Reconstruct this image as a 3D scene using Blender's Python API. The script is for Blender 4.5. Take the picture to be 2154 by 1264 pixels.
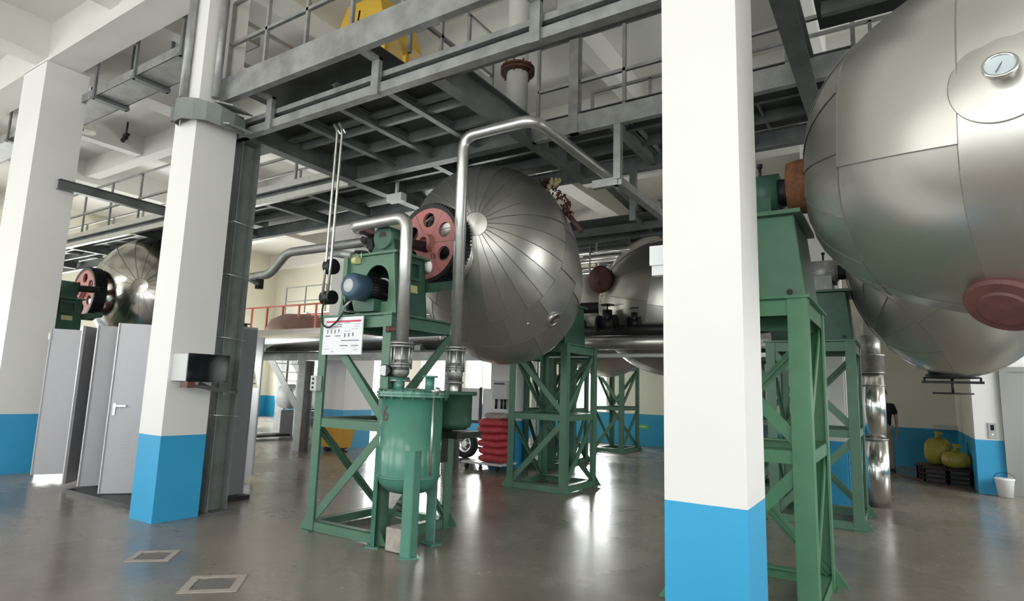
import bpy, math, random
from mathutils import Vector, Matrix
random.seed(7)
PI = math.pi
S = bpy.context.scene
COL = S.collection
for o in list(bpy.data.objects):
    bpy.data.objects.remove(o)

# ------------------------------------------------------------------ camera
cam_d = bpy.data.cameras.new('camera'); cam = bpy.data.objects.new('camera', cam_d); COL.objects.link(cam)
YAW, PITCH, ROLL = map(math.radians, (32.775, 8.369, -1.774))
FPX = 1268.0
_f = Vector((-math.sin(YAW)*math.cos(PITCH), math.cos(YAW)*math.cos(PITCH), math.sin(PITCH)))
_r = Vector((math.cos(YAW), math.sin(YAW), 0)); _d = _f.cross(_r)
_r2 = _r*math.cos(ROLL) + _d*math.sin(ROLL); _d2 = -_r*math.sin(ROLL) + _d*math.cos(ROLL)
mw = Matrix.Identity(4)
for i in range(3):
    mw[i][0] = _r2[i]; mw[i][1] = -_d2[i]; mw[i][2] = -_f[i]
mw.translation = Vector((0, 0, 1.5))
cam.matrix_world = mw
cam_d.sensor_width = 36; cam_d.lens = FPX/2154*36; cam_d.clip_start = 0.05; cam_d.clip_end = 200
S.camera = cam
S.view_settings.view_transform = 'Standard'; S.view_settings.look = 'None'
S.view_settings.gamma = 1; S.view_settings.exposure = 0.11; S.view_settings.use_curve_mapping = False

# ------------------------------------------------------------------ world, daylight
W = bpy.data.worlds.new('sky'); S.world = W; W.use_nodes = True
W.node_tree.nodes['Background'].inputs[0].default_value = (0.93, 0.97, 1.0, 1)
W.node_tree.nodes['Background'].inputs[1].default_value = 3.0
RX0, RX1, RY0, RY1, RZ = -24.0, 4.6, -4.5, 17.2, 7.2     # hall
def area(name, loc, direction, sx, sy, power, col=(1, .985, .975)):
    l = bpy.data.lights.new(name, 'AREA'); l.shape = 'RECTANGLE'; l.size = sx; l.size_y = sy
    l.energy = power; l.color = col
    o = bpy.data.objects.new(name, l); COL.objects.link(o); o.location = loc
    o.rotation_euler = Vector(direction).to_track_quat('-Z', 'Z').to_euler()
    return o
# daylight outside each bank of windows: (wall behind the camera, far wall, left wall, right wall with one added opening)
FRONT_WIN = [(-21.5, -18.5), (-16.5, -13.0), (-10.8, -7.6), (-5.9, -1.6), (-0.2, 3.6)]
for k, (a, b) in enumerate(FRONT_WIN):
    area('daylight', ((a+b)/2, RY0-0.35, 2.3), (0, 1, 0.12), b-a, 2.6, 145)
    area('daylight', ((a+b)/2, RY0-0.35, 5.6), (0, 1, -0.05), b-a, 1.5, 85)
BACK_WIN = [(-21.6, -19.6), (-18.4, -16.4), (-15.0, -13.2), (-12.9, -11.6), (-9.0, -7.55)]
for a, b in BACK_WIN:
    area('daylight', ((a+b)/2, RY1+0.45, 1.7), (0, -1, -0.05), b-a, 1.5, 420)
LEFT_WIN = [(-2.5, 1.0), (3.2, 6.6), (8.0, 9.8), (11.2, 13.0), (14.2, 16.2)]
for a, b in LEFT_WIN:
    area('daylight', (RX0-0.45, (a+b)/2, 2.1), (1, 0, 0), 2.4, b-a, 420)
RIGHT_WIN = [(-3.5, -0.5), (1.5, 4.5), (6.0, 8.5), (9.6, 12.6)]  # last window is added, unseen, to brighten the far corner
for a, b in RIGHT_WIN:
    area('daylight', (RX1+0.45, (a+b)/2, 2.4), (-1, 0, 0.1), 2.4, b-a, 150 if b < 9 else 330)  # strongest panel belongs to the added window, lifting the back corner
# no ceiling lamps are lit; window daylight and sky give all the light
# ------------------------------------------------------------------ materials
MT = {}
def mat(name, col, rough=.5, metal=0., noise=0., nscale=6., bump=0., bscale=30., col2=None, rvar=0., stretch=None, spec=.5, coat=0.):
    m = bpy.data.materials.new(name); m.use_nodes = True; nt = m.node_tree; N = nt.nodes; L = nt.links
    b = N['Principled BSDF']
    b.inputs['Base Color'].default_value = (*col, 1); b.inputs['Roughness'].default_value = rough
    b.inputs['Metallic'].default_value = metal; b.inputs['Specular IOR Level'].default_value = spec
    if coat: b.inputs['Coat Weight'].default_value = coat; b.inputs['Coat Roughness'].default_value = .15
    tc = N.new('ShaderNodeTexCoord'); src = tc.outputs['Object']
    if stretch:
        mp = N.new('ShaderNodeMapping'); mp.inputs['Scale'].default_value = stretch
        L.new(src, mp.inputs['Vector']); src = mp.outputs['Vector']
    if noise or rvar or col2:
        n = N.new('ShaderNodeTexNoise'); n.inputs['Scale'].default_value = nscale; n.inputs['Detail'].default_value = 6
        n.inputs['Roughness'].default_value = .6; L.new(src, n.inputs['Vector'])
        r = N.new('ShaderNodeValToRGB'); L.new(n.outputs['Fac'], r.inputs['Fac'])
        c2 = col2 if col2 else tuple(c*(1-noise) for c in col)
        r.color_ramp.elements[0].position = .32; r.color_ramp.elements[1].position = .68
        r.color_ramp.elements[0].color = (*c2, 1); r.color_ramp.elements[1].color = (*col, 1)
        L.new(r.outputs['Color'], b.inputs['Base Color'])
        if rvar:
            mr = N.new('ShaderNodeMapRange'); L.new(n.outputs['Fac'], mr.inputs['Value'])
            mr.inputs['To Min'].default_value = max(.03, rough-rvar); mr.inputs['To Max'].default_value = min(1, rough+rvar)
            L.new(mr.outputs['Result'], b.inputs['Roughness'])
    if bump:
        n2 = N.new('ShaderNodeTexNoise'); n2.inputs['Scale'].default_value = bscale; n2.inputs['Detail'].default_value = 3
        L.new(src, n2.inputs['Vector'])
        bp = N.new('ShaderNodeBump'); bp.inputs['Strength'].default_value = bump; bp.inputs['Distance'].default_value = .01
        L.new(n2.outputs['Fac'], bp.inputs['Height']); L.new(bp.outputs['Normal'], b.inputs['Normal'])
    MT[name] = m; return m
def twotone(name, upper, lower, z, rough=.55):
    m = mat(name, upper, rough); nt = m.node_tree; N = nt.nodes; L = nt.links; b = N['Principled BSDF']
    g = N.new('ShaderNodeNewGeometry'); sx = N.new('ShaderNodeSeparateXYZ'); L.new(g.outputs['Position'], sx.inputs[0])
    n = N.new('ShaderNodeTexNoise'); n.inputs['Scale'].default_value = 1.3; n.inputs['Detail'].default_value = 5
    L.new(g.outputs['Position'], n.inputs['Vector'])
    ad = N.new('ShaderNodeMath'); ad.operation = 'MULTIPLY_ADD'; L.new(n.outputs['Fac'], ad.inputs[0]); ad.inputs[1].default_value = .012
    L.new(sx.outputs['Z'], ad.inputs[2])
    gt = N.new('ShaderNodeMath'); gt.operation = 'GREATER_THAN'; L.new(ad.outputs[0], gt.inputs[0]); gt.inputs[1].default_value = z
    def var(c, a):
        r = N.new('ShaderNodeValToRGB'); L.new(n.outputs['Fac'], r.inputs['Fac'])
        r.color_ramp.elements[0].position = .3; r.color_ramp.elements[1].position = .7
        r.color_ramp.elements[0].color = (*[v*a for v in c], 1); r.color_ramp.elements[1].color = (*c, 1); return r
    ru, rl = var(upper, .965), var(lower, .9)
    mx = N.new('ShaderNodeMix'); mx.data_type = 'RGBA'; L.new(gt.outputs[0], mx.inputs[0])
    L.new(rl.outputs[0], mx.inputs[6]); L.new(ru.outputs[0], mx.inputs[7]); L.new(mx.outputs[2], b.inputs['Base Color'])
    return m
WHITE = (.79, .765, .75); BLUE = (.035, .36, .66); CREAM = (.76, .73, .62)
twotone('painted_column', WHITE, BLUE, .90)
twotone('painted_wall', CREAM, (.02, .30, .50), .90)
mat('ceiling_white', (.70, .68, .645), .8, noise=.06, nscale=.8)
mat('galvanised', (.40, .40, .385), .48, .55, noise=.35, nscale=5, rvar=.1)
mat('dark_steel', (.20, .215, .205), .5, .35, noise=.4, nscale=3, rvar=.1)
mat('post_steel', (.25, .27, .26), .5, .4, noise=.3, nscale=3)
mat('tank_polished', (.56, .52, .47), .20, 1., noise=.1, nscale=3, bump=.12, bscale=4)
mat('deck_steel', (.12, .13, .125), .5, .3, noise=.5, nscale=2.2, rvar=.12)
mat('stainless', (.60, .575, .535), .34, .85, noise=.08, nscale=2.3, rvar=.07, bump=.05, bscale=3)
mat('stainless_seam', (.22, .21, .20), .7, .3)
mat('polished', (.78, .77, .75), .2, 1., bump=.06, bscale=6)
mat('pipe_steel', (.66, .65, .63), .33, .85, noise=.15, nscale=12, bump=.06, bscale=25)
mat('cast_steel', (.50, .49, .47), .4, .8, noise=.3, nscale=20)
mat('green', (.092, .198, .130), .42, 0, noise=.18, nscale=5, rvar=.1, bump=.03)
mat('bright_green', (.078, .215, .115), .42, 0, noise=.15, nscale=5, rvar=.1, bump=.03)
mat('dark_and_shade_green', (.045, .12, .08), .42, 0, noise=.25, nscale=6, rvar=.08)  # dark green paint, also the shaded copy of green on some pieces
mat('vessel_green', (.075, .245, .185), .30, 0, noise=.12, nscale=4, rvar=.06, bump=.06, bscale=5, coat=.3)
mat('gear_red', (.56, .17, .16), .5, 0, noise=.0, nscale=4, col2=(.40, .19, .18))
mat('rust', (.30, .14, .05), .8, .2, nscale=14, col2=(.13, .045, .03), bump=.5, bscale=40)
mat('rust_dark', (.15, .055, .04), .7, .1, nscale=9, col2=(.07, .03, .025), bump=.4)
mat('maroon', (.15, .055, .05), .65, .0, nscale=9, col2=(.10, .04, .038))
mat('black', (.012, .012, .013), .45)
mat('black_gloss', (.01, .013, .014), .10, spec=.18)
mat('dark_iron', (.035, .036, .036), .5, .5, noise=.3, nscale=20)
mat('motor_blue', (.055, .105, .165), .45, .2, noise=.2)
mat('cabinet', (.50, .49, .52), .4, .1, noise=.04)
mat('cabinet_inside', (.30, .30, .33), .5, .1)
mat('white_paint', (.80, .80, .80), .5)
mat('box_grey', (.55, .55, .55), .45)
mat('paper', (.85, .85, .88), .6)
mat('ink', (.12, .12, .16), .7)
mat('ink_red', (.60, .09, .16), .7)
mat('yellow_label', (.62, .60, .28), .5)
mat('warning_yellow', (.62, .56, .12), .5)
mat('yellow', (.75, .47, .06), .55)
mat('orange_bin', (.72, .38, .03), .5)
mat('yellow_plastic', (.40, .33, .05), .4, 0, nscale=9, col2=(.30, .24, .03), bump=.6, bscale=12)
mat('red_bag', (.62, .07, .09), .6, 0, noise=.25, nscale=14, bump=.5, bscale=45)
mat('orange_rail', (.55, .13, .075), .5)
mat('brown_tank', (.27, .165, .135), .5, .2, noise=.2)
mat('tote', (.74, .74, .75), .45, 0, noise=.06)
mat('rubber', (.02, .02, .02), .7)
mat('concrete', (.48, .42, .38), .9, 0, noise=.3, nscale=12, bump=.4)
mat('drain_stone', (.44, .39, .36), .8, 0, noise=.25, nscale=14)
mat('drain_hole', (.16, .145, .135), .8)
mat('crate', (.075, .035, .03), .6, 0, noise=.3)
mat('crate_black', (.02, .018, .018), .6)
mat('blue_plastic', (.04, .15, .38), .4)
mat('lamp_shade', (.75, .72, .62), .4)
mat('skin', (.45, .27, .19), .6); mat('shirt_black', (.012, .012, .016), .8); mat('trousers', (.30, .27, .22), .8); mat('hair', (.01, .01, .01), .6)
mat('sign_green', (.10, .42, .12), .5)
mat('elevator_steel', (.34, .33, .32), .35, .85)
mat('gauge_glass', (.55, .62, .65), .12, .0)
mat('straw', (.55, .47, .27), .8, 0, noise=.3, nscale=20)
# glazing
m = bpy.data.materials.new('window_glass'); m.use_nodes = True; nt = m.node_tree; nt.nodes.clear()
o_ = nt.nodes.new('ShaderNodeOutputMaterial'); t_ = nt.nodes.new('ShaderNodeBsdfTransparent'); g_ = nt.nodes.new('ShaderNodeBsdfGlossy'); x_ = nt.nodes.new('ShaderNodeMixShader')
t_.inputs[0].default_value = (.95, .97, .96, 1); g_.inputs['Roughness'].default_value = .03; x_.inputs[0].default_value = .07
nt.links.new(t_.outputs[0], x_.inputs[1]); nt.links.new(g_.outputs[0], x_.inputs[2]); nt.links.new(x_.outputs[0], o_.inputs[0]); MT['window_glass'] = m
# floor: sealed concrete, damp patches
def floor_mat():
    m = mat('floor_concrete', (.20, .185, .16), .25); nt = m.node_tree; N = nt.nodes; L = nt.links; b = N['Principled BSDF']
    tc = N.new('ShaderNodeTexCoord')
    n = N.new('ShaderNodeTexNoise'); n.inputs['Scale'].default_value = .45; n.inputs['Detail'].default_value = 8; n.inputs['Roughness'].default_value = .62
    L.new(tc.outputs['Object'], n.inputs['Vector'])
    r = N.new('ShaderNodeValToRGB'); L.new(n.outputs['Fac'], r.inputs['Fac']); e = r.color_ramp.elements
    e[0].position = .33; e[0].color = (.185, .158, .135, 1); e[1].position = .66; e[1].color = (.300, .262, .228, 1)
    n2 = N.new('ShaderNodeTexNoise'); n2.inputs['Scale'].default_value = 3.5; n2.inputs['Detail'].default_value = 10; n2.inputs['Roughness'].default_value = .7
    L.new(tc.outputs['Object'], n2.inputs['Vector'])
    r2 = N.new('ShaderNodeValToRGB'); L.new(n2.outputs['Fac'], r2.inputs['Fac']); e = r2.color_ramp.elements
    e[0].position = .3; e[0].color = (.80, .80, .80, 1); e[1].position = .72; e[1].color = (1.08, 1.06, 1.03, 1)
    mx = N.new('ShaderNodeMix'); mx.data_type = 'RGBA'; mx.blend_type = 'MULTIPLY'; mx.inputs[0].default_value = 1
    L.new(r.outputs[0], mx.inputs[6]); L.new(r2.outputs[0], mx.inputs[7])
    vo = N.new('ShaderNodeTexVoronoi'); vo.inputs['Scale'].default_value = 2.6; L.new(tc.outputs['Object'], vo.inputs['Vector'])
    lt = N.new('ShaderNodeMath'); lt.operation = 'LESS_THAN'; L.new(vo.outputs['Distance'], lt.inputs[0]); lt.inputs[1].default_value = .028
    mx2 = N.new('ShaderNodeMix'); mx2.data_type = 'RGBA'; L.new(lt.outputs[0], mx2.inputs[0]); L.new(mx.outputs[2], mx2.inputs[6]); mx2.inputs[7].default_value = (.42, .40, .37, 1)
    L.new(mx2.outputs[2], b.inputs['Base Color'])
    mr = N.new('ShaderNodeMapRange'); L.new(n.outputs['Fac'], mr.inputs['Value']); mr.inputs['From Min'].default_value = .3; mr.inputs['From Max'].default_value = .7
    mr.inputs['To Min'].default_value = .15; mr.inputs['To Max'].default_value = .36; L.new(mr.outputs[0], b.inputs['Roughness'])
    bp = N.new('ShaderNodeBump'); bp.inputs['Strength'].default_value = .10; bp.inputs['Distance'].default_value = .01
    n3 = N.new('ShaderNodeTexNoise'); n3.inputs['Scale'].default_value = 5; n3.inputs['Detail'].default_value = 4; L.new(tc.outputs['Object'], n3.inputs['Vector'])
    L.new(n3.outputs['Fac'], bp.inputs['Height']); L.new(bp.outputs[0], b.inputs['Normal']); b.inputs['Specular IOR Level'].default_value = .6
floor_mat()

# ------------------------------------------------------------------ mesh helper
def V(*a): return Vector(a[0] if len(a) == 1 else a)
def frame(d, up=(0, 0, 1)):
    d = V(d).normalized(); up = V(up)
    if abs(d.dot(up.normalized())) > .985: up = Vector((0, 1, 0)) if abs(d.y) < .9 else Vector((1, 0, 0))
    s = d.cross(up).normalized(); u = s.cross(d).normalized(); return d, s, u
class MB:
    def __init__(s): s.v = []; s.f = []; s.sm = []
    def add(s, vs, fs, smooth=False):
        o = len(s.v); s.v += [tuple(x) for x in vs]; s.f += [tuple(i+o for i in f) for f in fs]; s.sm += [smooth]*len(fs); return s
    def hexa(s, p):   # 8 points: bottom loop 0-3, top loop 4-7
        return s.add(p, [(3, 2, 1, 0), (4, 5, 6, 7), (0, 1, 5, 4), (1, 2, 6, 5), (2, 3, 7, 6), (3, 0, 4, 7)])
    def box(s, x0, x1, y0, y1, z0, z1):
        return s.hexa([(x0, y0, z0), (x1, y0, z0), (x1, y1, z0), (x0, y1, z0), (x0, y0, z1), (x1, y0, z1), (x1, y1, z1), (x0, y1, z1)])
    def bar(s, p, q, w, h, up=(0, 0, 1), ox=0, oz=0):
        p, q = V(p), V(q); d, sd, u = frame(q-p, up)
        c = [sd*(ox+a*w/2)+u*(oz+b*h/2) for a, b in ((-1, -1), (1, -1), (1, 1), (-1, 1))]
        return s.add([p+k for k in c]+[q+k for k in c], [(0, 1, 2, 3), (7, 6, 5, 4), (4, 5, 1, 0), (5, 6, 2, 1), (6, 7, 3, 2), (7, 4, 0, 3)])
    def ibeam(s, p, q, w, h, t=.012, up=(0, 0, 1)):
        s.bar(p, q, w, t, up, 0, h/2-t/2); s.bar(p, q, w, t, up, 0, -h/2+t/2); return s.bar(p, q, t, h-2*t, up)
    def chan(s, p, q, w, h, t=.01, up=(0, 0, 1), side=1):
        s.bar(p, q, w, t, up, 0, h/2-t/2); s.bar(p, q, w, t, up, 0, -h/2+t/2); return s.bar(p, q, t, h-2*t, up, side*(w/2-t/2))
    def angle(s, p, q, w, sx, sy, t=.012):     # vertical-ish L section, corner at p, flanges toward sx / sy
        p, q = V(p), V(q)
        a = [(0, 0), (w*sx, 0), (w*sx, t*sy), (t*sx, t*sy), (t*sx, w*sy), (0, w*sy)]
        n = 6; vs = [p+V(x, y, 0) for x, y in a]+[q+V(x, y, 0) for x, y in a]
        fs = [(0, 3, 2, 1), (0, 5, 4, 3), (6, 7, 8, 9), (6, 9, 10, 11)]+[(i, (i+1) % n, (i+1) % n+n, i+n) for i in range(n)]
        return s.add(vs, fs)
    def tube(s, pts, r, n=16, cap=True, smooth=True):
        pts = [V(p) for p in pts]; rs = r if isinstance(r, (list, tuple)) else [r]*len(pts)
        vs = []; t0 = None
        for i, p in enumerate(pts):
            t = (pts[min(i+1, len(pts)-1)]-pts[max(i-1, 0)]).normalized()
            if i == 0: d, sd, u = frame(t)
            else:
                ax = t0.cross(t)
                if ax.length > 1e-6:
                    R = Matrix.Rotation(t0.angle(t), 3, ax.normalized()); sd = R@sd; u = R@u
            t0 = t
            vs += [p+(sd*math.cos(2*PI*k/n)+u*math.sin(2*PI*k/n))*rs[i] for k in range(n)]
        m = len(pts); fs = [(i*n+k, i*n+(k+1) % n, (i+1)*n+(k+1) % n, (i+1)*n+k) for i in range(m-1) for k in range(n)]
        o = len(s.v); s.add(vs, fs, smooth)
        if cap: s.f += [tuple(o+k for k in range(n))[::-1], tuple(o+(m-1)*n+k for k in range(n))]; s.sm += [False, False]
        return s
    def cyl(s, p, q, r, r2=None, n=24, smooth=True): return s.tube([p, q], [r, r if r2 is None else r2], n, True, smooth)
    def lathe(s, c, ax, prof, n=40, smooth=True, closed=False):   # prof: list of (h, r)
        c = V(c); d, sd, u = frame(ax); vs = []
        for h, r in prof: vs += [c+d*h+(sd*math.cos(2*PI*k/n)+u*math.sin(2*PI*k/n))*r for k in range(n)]
        m = len(prof); pairs = [(i, i+1) for i in range(m-1)]+([(m-1, 0)] if closed else [])
        fs = [(i*n+k, i*n+(k+1) % n, j*n+(k+1) % n, j*n+k) for i, j in pairs for k in range(n)]
        o = len(s.v); s.add(vs, fs, smooth)
        if not closed: s.f += [tuple(o+k for k in range(n))[::-1], tuple(o+(m-1)*n+k for k in range(n))]; s.sm += [False]*2
        return s
    def prism(s, pts, vec):     # planar polygon extruded along vec
        pts = [V(p) for p in pts]; n = len(pts); vec = V(vec)
        return s.add(pts+[p+vec for p in pts], [tuple(range(n))[::-1], tuple(range(n, 2*n))]+[(i, (i+1) % n, (i+1) % n+n, i+n) for i in range(n)])
    def sphere(s, c, r, nu=20, nv=12, sc=(1, 1, 1)):
        c = V(c); vs = []; fs = []
        for j in range(nv+1):
            a = PI*j/nv
            for i in range(nu):
                b = 2*PI*i/nu; vs.append(c+V(math.sin(a)*math.cos(b)*r*sc[0], math.sin(a)*math.sin(b)*r*sc[1], math.cos(a)*r*sc[2]))
        fs = [(j*nu+i, (j+1)*nu+i, (j+1)*nu+(i+1) % nu, j*nu+(i+1) % nu) for j in range(nv) for i in range(nu)]
        return s.add(vs, fs, True)
    def build(s, name, m, parent=None, label=None, bevel=0):
        me = bpy.data.meshes.new(name); off = V(parent_world(parent)) if parent else V(0, 0, 0)
        me.from_pydata([tuple(V(v)-off) for v in s.v], [], s.f); me.polygons.foreach_set('use_smooth', s.sm)
        me.materials.append(MT[m]); me.validate(); me.update()
        o = bpy.data.objects.new(name, me); COL.objects.link(o)
        if parent: o.parent = parent
        if label: o['label'] = label
        if bevel:
            b = o.modifiers.new('bevel', 'BEVEL'); b.width = bevel; b.segments = 2; b.limit_method = 'ANGLE'
        return o
def parent_world(p):
    t = V(0, 0, 0)
    while p: t += p.location; p = p.parent
    return t
def thing(name, label, cat, loc, group=None):
    o = bpy.data.objects.new(name, None); o.empty_display_size = .1; COL.objects.link(o); o.location = loc
    o['label'] = label; o['category'] = cat
    if group: o['group'] = group
    return o
def tag(o, label, cat, group=None):
    o['label'] = label; o['category'] = cat
    if group: o['group'] = group
    return o
def single(name, mb, m, label, cat, group=None, bevel=0):    # thing of one mesh
    return tag(mb.build(name, m, None, None, bevel), label, cat, group)
def struct(name, mb, m, parent=None):
    o = mb.build(name, m, parent)
    if not parent: o['kind'] = 'structure'
    return o
def dup(root, delta, label, group=None):
    def cp(o, par):
        c = o.copy(); COL.objects.link(c); c.parent = par
        for ch in [x for x in bpy.data.objects if x.parent == o]: cp(ch, c)
        return c
    r = cp(root, None); r.location = root.location+V(delta); r['label'] = label
    if group: r['group'] = group
    return r
def text_mesh(txt, size, origin, xdir, ydir, depth=.002):
    cu = bpy.data.curves.new('t', 'FONT'); cu.body = txt; cu.size = size; cu.extrude = depth; cu.align_x = 'CENTER'; cu.align_y = 'CENTER'
    to = bpy.data.objects.new('t', cu); COL.objects.link(to); dg = bpy.context.evaluated_depsgraph_get()
    me = bpy.data.meshes.new_from_object(to.evaluated_get(dg)); x = V(xdir).normalized(); y = V(ydir).normalized(); z = x.cross(y)
    mb = MB(); mb.add([V(origin)+x*v.co.x+y*v.co.y+z*v.co.z for v in me.vertices], [tuple(p.vertices) for p in me.polygons])
    bpy.data.objects.remove(to); return mb

# ------------------------------------------------------------------ hall
struct('floor', MB().box(RX0-.3, RX1+.3, RY0-.3, RY1+.3, -.15, 0), 'floor_concrete')
cl = MB().box(RX0-.3, RX1+.3, RY0-.3, RY1+.3, RZ, RZ+.2)
struct('ceiling', cl, 'ceiling_white')
def wall(name, axis, c0, c1, u0, u1, z1, holes, m='painted_wall'):
    mb = MB(); holes = sorted(holes); us = sorted({u0, u1, *[h[0] for h in holes], *[h[1] for h in holes]})
    def bx(a, b, za, zb):
        if zb-za < .01: return
        mb.box(a, b, c0, c1, za, zb) if axis == 'x' else mb.box(c0, c1, a, b, za, zb)
    for a, b in zip(us[:-1], us[1:]):
        z = 0
        for h in sorted([h for h in holes if h[0] <= a+1e-6 and h[1] >= b-1e-6], key=lambda h: h[2]):
            bx(a, b, z, h[2]); z = h[3]
        bx(a, b, z, z1)
    return struct(name, mb, m)
wn = [0]
def window(axis, c, u0, u1, z0, z1, nx=2, nz=1):
    wn[0] += 1; mb = MB(); t = .05
    def bx(a, b, za, zb):
        mb.box(a, b, c-.04, c+.04, za, zb) if axis == 'x' else mb.box(c-.04, c+.04, a, b, za, zb)
    bx(u0, u1, z0, z0+t); bx(u0, u1, z1-t, z1); bx(u0, u0+t, z0+t, z1-t); bx(u1-t, u1, z0+t, z1-t)
    for k in range(1, nx): u = u0+(u1-u0)*k/nx; bx(u-t/2, u+t/2, z0+t, z1-t)
    for k in range(1, nz): z = z0+(z1-z0)*k/nz; bx(u0+t, u1-t, z-t/2, z+t/2)
    w = struct('window_%d' % wn[0], mb, 'white_paint')
    g = MB()
    if axis == 'x': g.box(u0+t, u1-t, c-.004, c+.004, z0+t, z1-t)
    else: g.box(c-.004, c+.004, u0+t, u1-t, z0+t, z1-t)
    g.build('pane', 'window_glass', w)
wall('wall_front', 'x', RY0-.25, RY0, RX0-.3, RX1+.3, RZ, [(a, b, 1.0, 3.6) for a, b in FRONT_WIN]+[(a, b, 4.85, 6.35) for a, b in FRONT_WIN])
for a, b in FRONT_WIN: window('x', RY0-.12, a, b, 1.0, 3.6, 3, 2); window('x', RY0-.12, a, b, 4.85, 6.35, 3, 1)
wall('wall_back', 'x', RY1, RY1+.25, RX0-.3, RX1+.3, RZ, [(a, b, .92, 2.45) for a, b in BACK_WIN])
for a, b in BACK_WIN: window('x', RY1+.12, a, b, .92, 2.45, 1 if b > -8 else 2)
wall('wall_left', 'y', RX0-.25, RX0, RY0, RY1, RZ, [(a, b, .92, 3.2) for a, b in LEFT_WIN])
for a, b in LEFT_WIN: window('y', RX0-.12, a, b, .92, 3.2, 3, 2)
wall('wall_right', 'y', RX1, RX1+.25, RY0, RY1, RZ, [(a, b, 1.1, 3.5) for a, b in RIGHT_WIN])
for a, b in RIGHT_WIN: window('y', RX1+.12, a, b, 1.1, 3.5, 3, 2)
# lift shaft block in the far right corner
wall('wall_shaft', 'x', 13.2, 13.4, 1.03, RX1, RZ, [(1.52, 2.95, 0, 2.05)], 'painted_column')
struct('wall_recess', MB().box(1.03, 1.2, 13.4, RY1, 0, RZ), 'painted_wall')
# concrete columns and beams
CW = .46
cols = [(-12.32, 3.55, .92), (-7.10, 3.52, .46), (-1.19, 3.55, .46), (-18.4, 3.55, .46),
        (-11.80, 10.0, .75), (-6.95, 10.1, .62), (-1.16, 10.15, .46), (-18.4, 10.1, .5)]
trim = [0]
for x, y, w in cols:
    trim[0] += 1
    y1 = y+(.5 if w < .8 else .62)
    if x == -11.80: y1 = 10.9
    struct('trim_%d' % trim[0], MB().box(x, x+w, y, y1, 0, 6.56), 'painted_column')
beams = [(RX0, RX1, 3.55, 4.02, 6.55), (RX0, RX1, 10.12, 10.6, 6.55), (RX0, RX1, 16.7, 17.2, 6.55), (RX0, RX1, -3.3, -2.85, 6.55)]
for x0, x1, y0, y1, z in beams:
    trim[0] += 1; struct('trim_%d' % trim[0], MB().box(x0, x1, y0, y1, z, RZ), 'ceiling_white')
for y in (.3, 6.9, 13.5):
    trim[0] += 1; struct('trim_%d' % trim[0], MB().box(RX0, RX1, y-.14, y+.14, 6.72, RZ), 'ceiling_white')
for x0, x1, z in ((-18.4, -17.95, 6.6), (-11.86, -11.4, 6.6), (-7.1, -6.64, 6.6), (-1.17, -.71, 6.6), (-15.2, -14.95, 6.75), (-9.35, -9.1, 6.75), (-4.0, -3.75, 6.75), (1.6, 1.85, 6.75)):
    trim[0] += 1; struct('trim_%d' % trim[0], MB().box(x0, x1, RY0, RY1, z, RZ), 'ceiling_white')

# ------------------------------------------------------------------ green support towers
def stand(x0, x1, y0, y1, label, m='green', zt=2.2, zm=1.1, lw=.11, gusset=True):
    t = thing('support_tower', label, 'support tower', ((x0+x1)/2, (y0+y1)/2, 0), 'green braced towers carrying the rotary tanks')
    for x, sx in ((x0, 1), (x1, -1)):
        for y, sy in ((y0, 1), (y1, -1)):
            mb = MB().angle((x, y, 0), (x, y, zt), lw, sx, sy, .014)
            mb.build('leg', m, t)
            if gusset:
                g = MB().box(x-.02 if sx > 0 else x-lw, x+lw if sx > 0 else x+.02, y-.05 if sy > 0 else y-lw, y+lw if sy > 0 else y+.05, 0, .014)
                g.prism([(x, y, .014), (x-sx*.0, y-sy*.0, .16), (x-sx*.10, y, .014)], (0, sy*.012, 0))
                g.build('foot_plate', m, t)
    e = .012
    for nm, z, h in (('base_frame', .055, .10), ('middle_frame', zm, .10), ('top_frame', zt-.06, .12)):
        mb = MB()
        for y, sy in ((y0+e, 1), (y1-e, -1)):
            mb.box(x0+.015, x1-.015, min(y, y+sy*.012), max(y, y+sy*.012), z-h/2, z+h/2)
            mb.box(x0+.015, x1-.015, min(y, y+sy*.08), max(y, y+sy*.08), z+h/2-.012, z+h/2)
        for x, sx in ((x0+e, 1), (x1-e, -1)):
            mb.box(min(x, x+sx*.012), max(x, x+sx*.012), y0+.015, y1-.015, z-h/2, z+h/2)
            mb.box(min(x, x+sx*.08), max(x, x+sx*.08), y0+.095, y1-.095, z+h/2-.012, z+h/2)
        mb.build(nm, m, t)
    for tier, (za, zb) in enumerate(((.10, zm-.05), (zm+.05, zt-.10))):     # one diagonal per face and tier, zig-zag
        for y, sy in ((y0+.03, 1), (y1-.03, -1)):
            up = (tier == 0) == (sy == 1); a, b = (x0+.05, x1-.05) if up else (x1-.05, x0+.05)
            MB().bar((a, y, za), (b, y, zb), .012, .085).bar((a, y+sy*.02, za), (b, y+sy*.02, zb), .05, .010).build('brace', m, t)
        for x, sx in ((x0+.03, 1), (x1-.03, -1)):
            a, b = (y0+.05, y1-.05) if sx == -1 else (y1-.05, y0+.05)
            MB().bar((x, a, za), (x, b, zb), .012, .085).bar((x+sx*.02, a, za), (x+sx*.02, b, zb), .05, .010).build('brace', m, t)
    MB().box(x0-.02, x1+.02, y0-.02, y1+.02, zt, zt+.018).build('top_plate', m, t)
    return t
st1 = stand(-5.25, -4.21, 4.35, 5.43, 'green braced tower under the motor and red wheel, beside the vessel marked 6')
st2 = stand(-5.23, -4.21, 8.12, 9.2, 'green tower under the far end of the central tank, right of red sacks')
st3 = stand(-6.72, -5.9, 14.45, 15.6, 'small distant green tower standing before the far blue and cream wall', 'green')
stB = stand(-1.44, -.43, 8.3, 9.38, 'green tower behind the nearest right-hand tower, beside the shiny silver duct', 'green')
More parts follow.
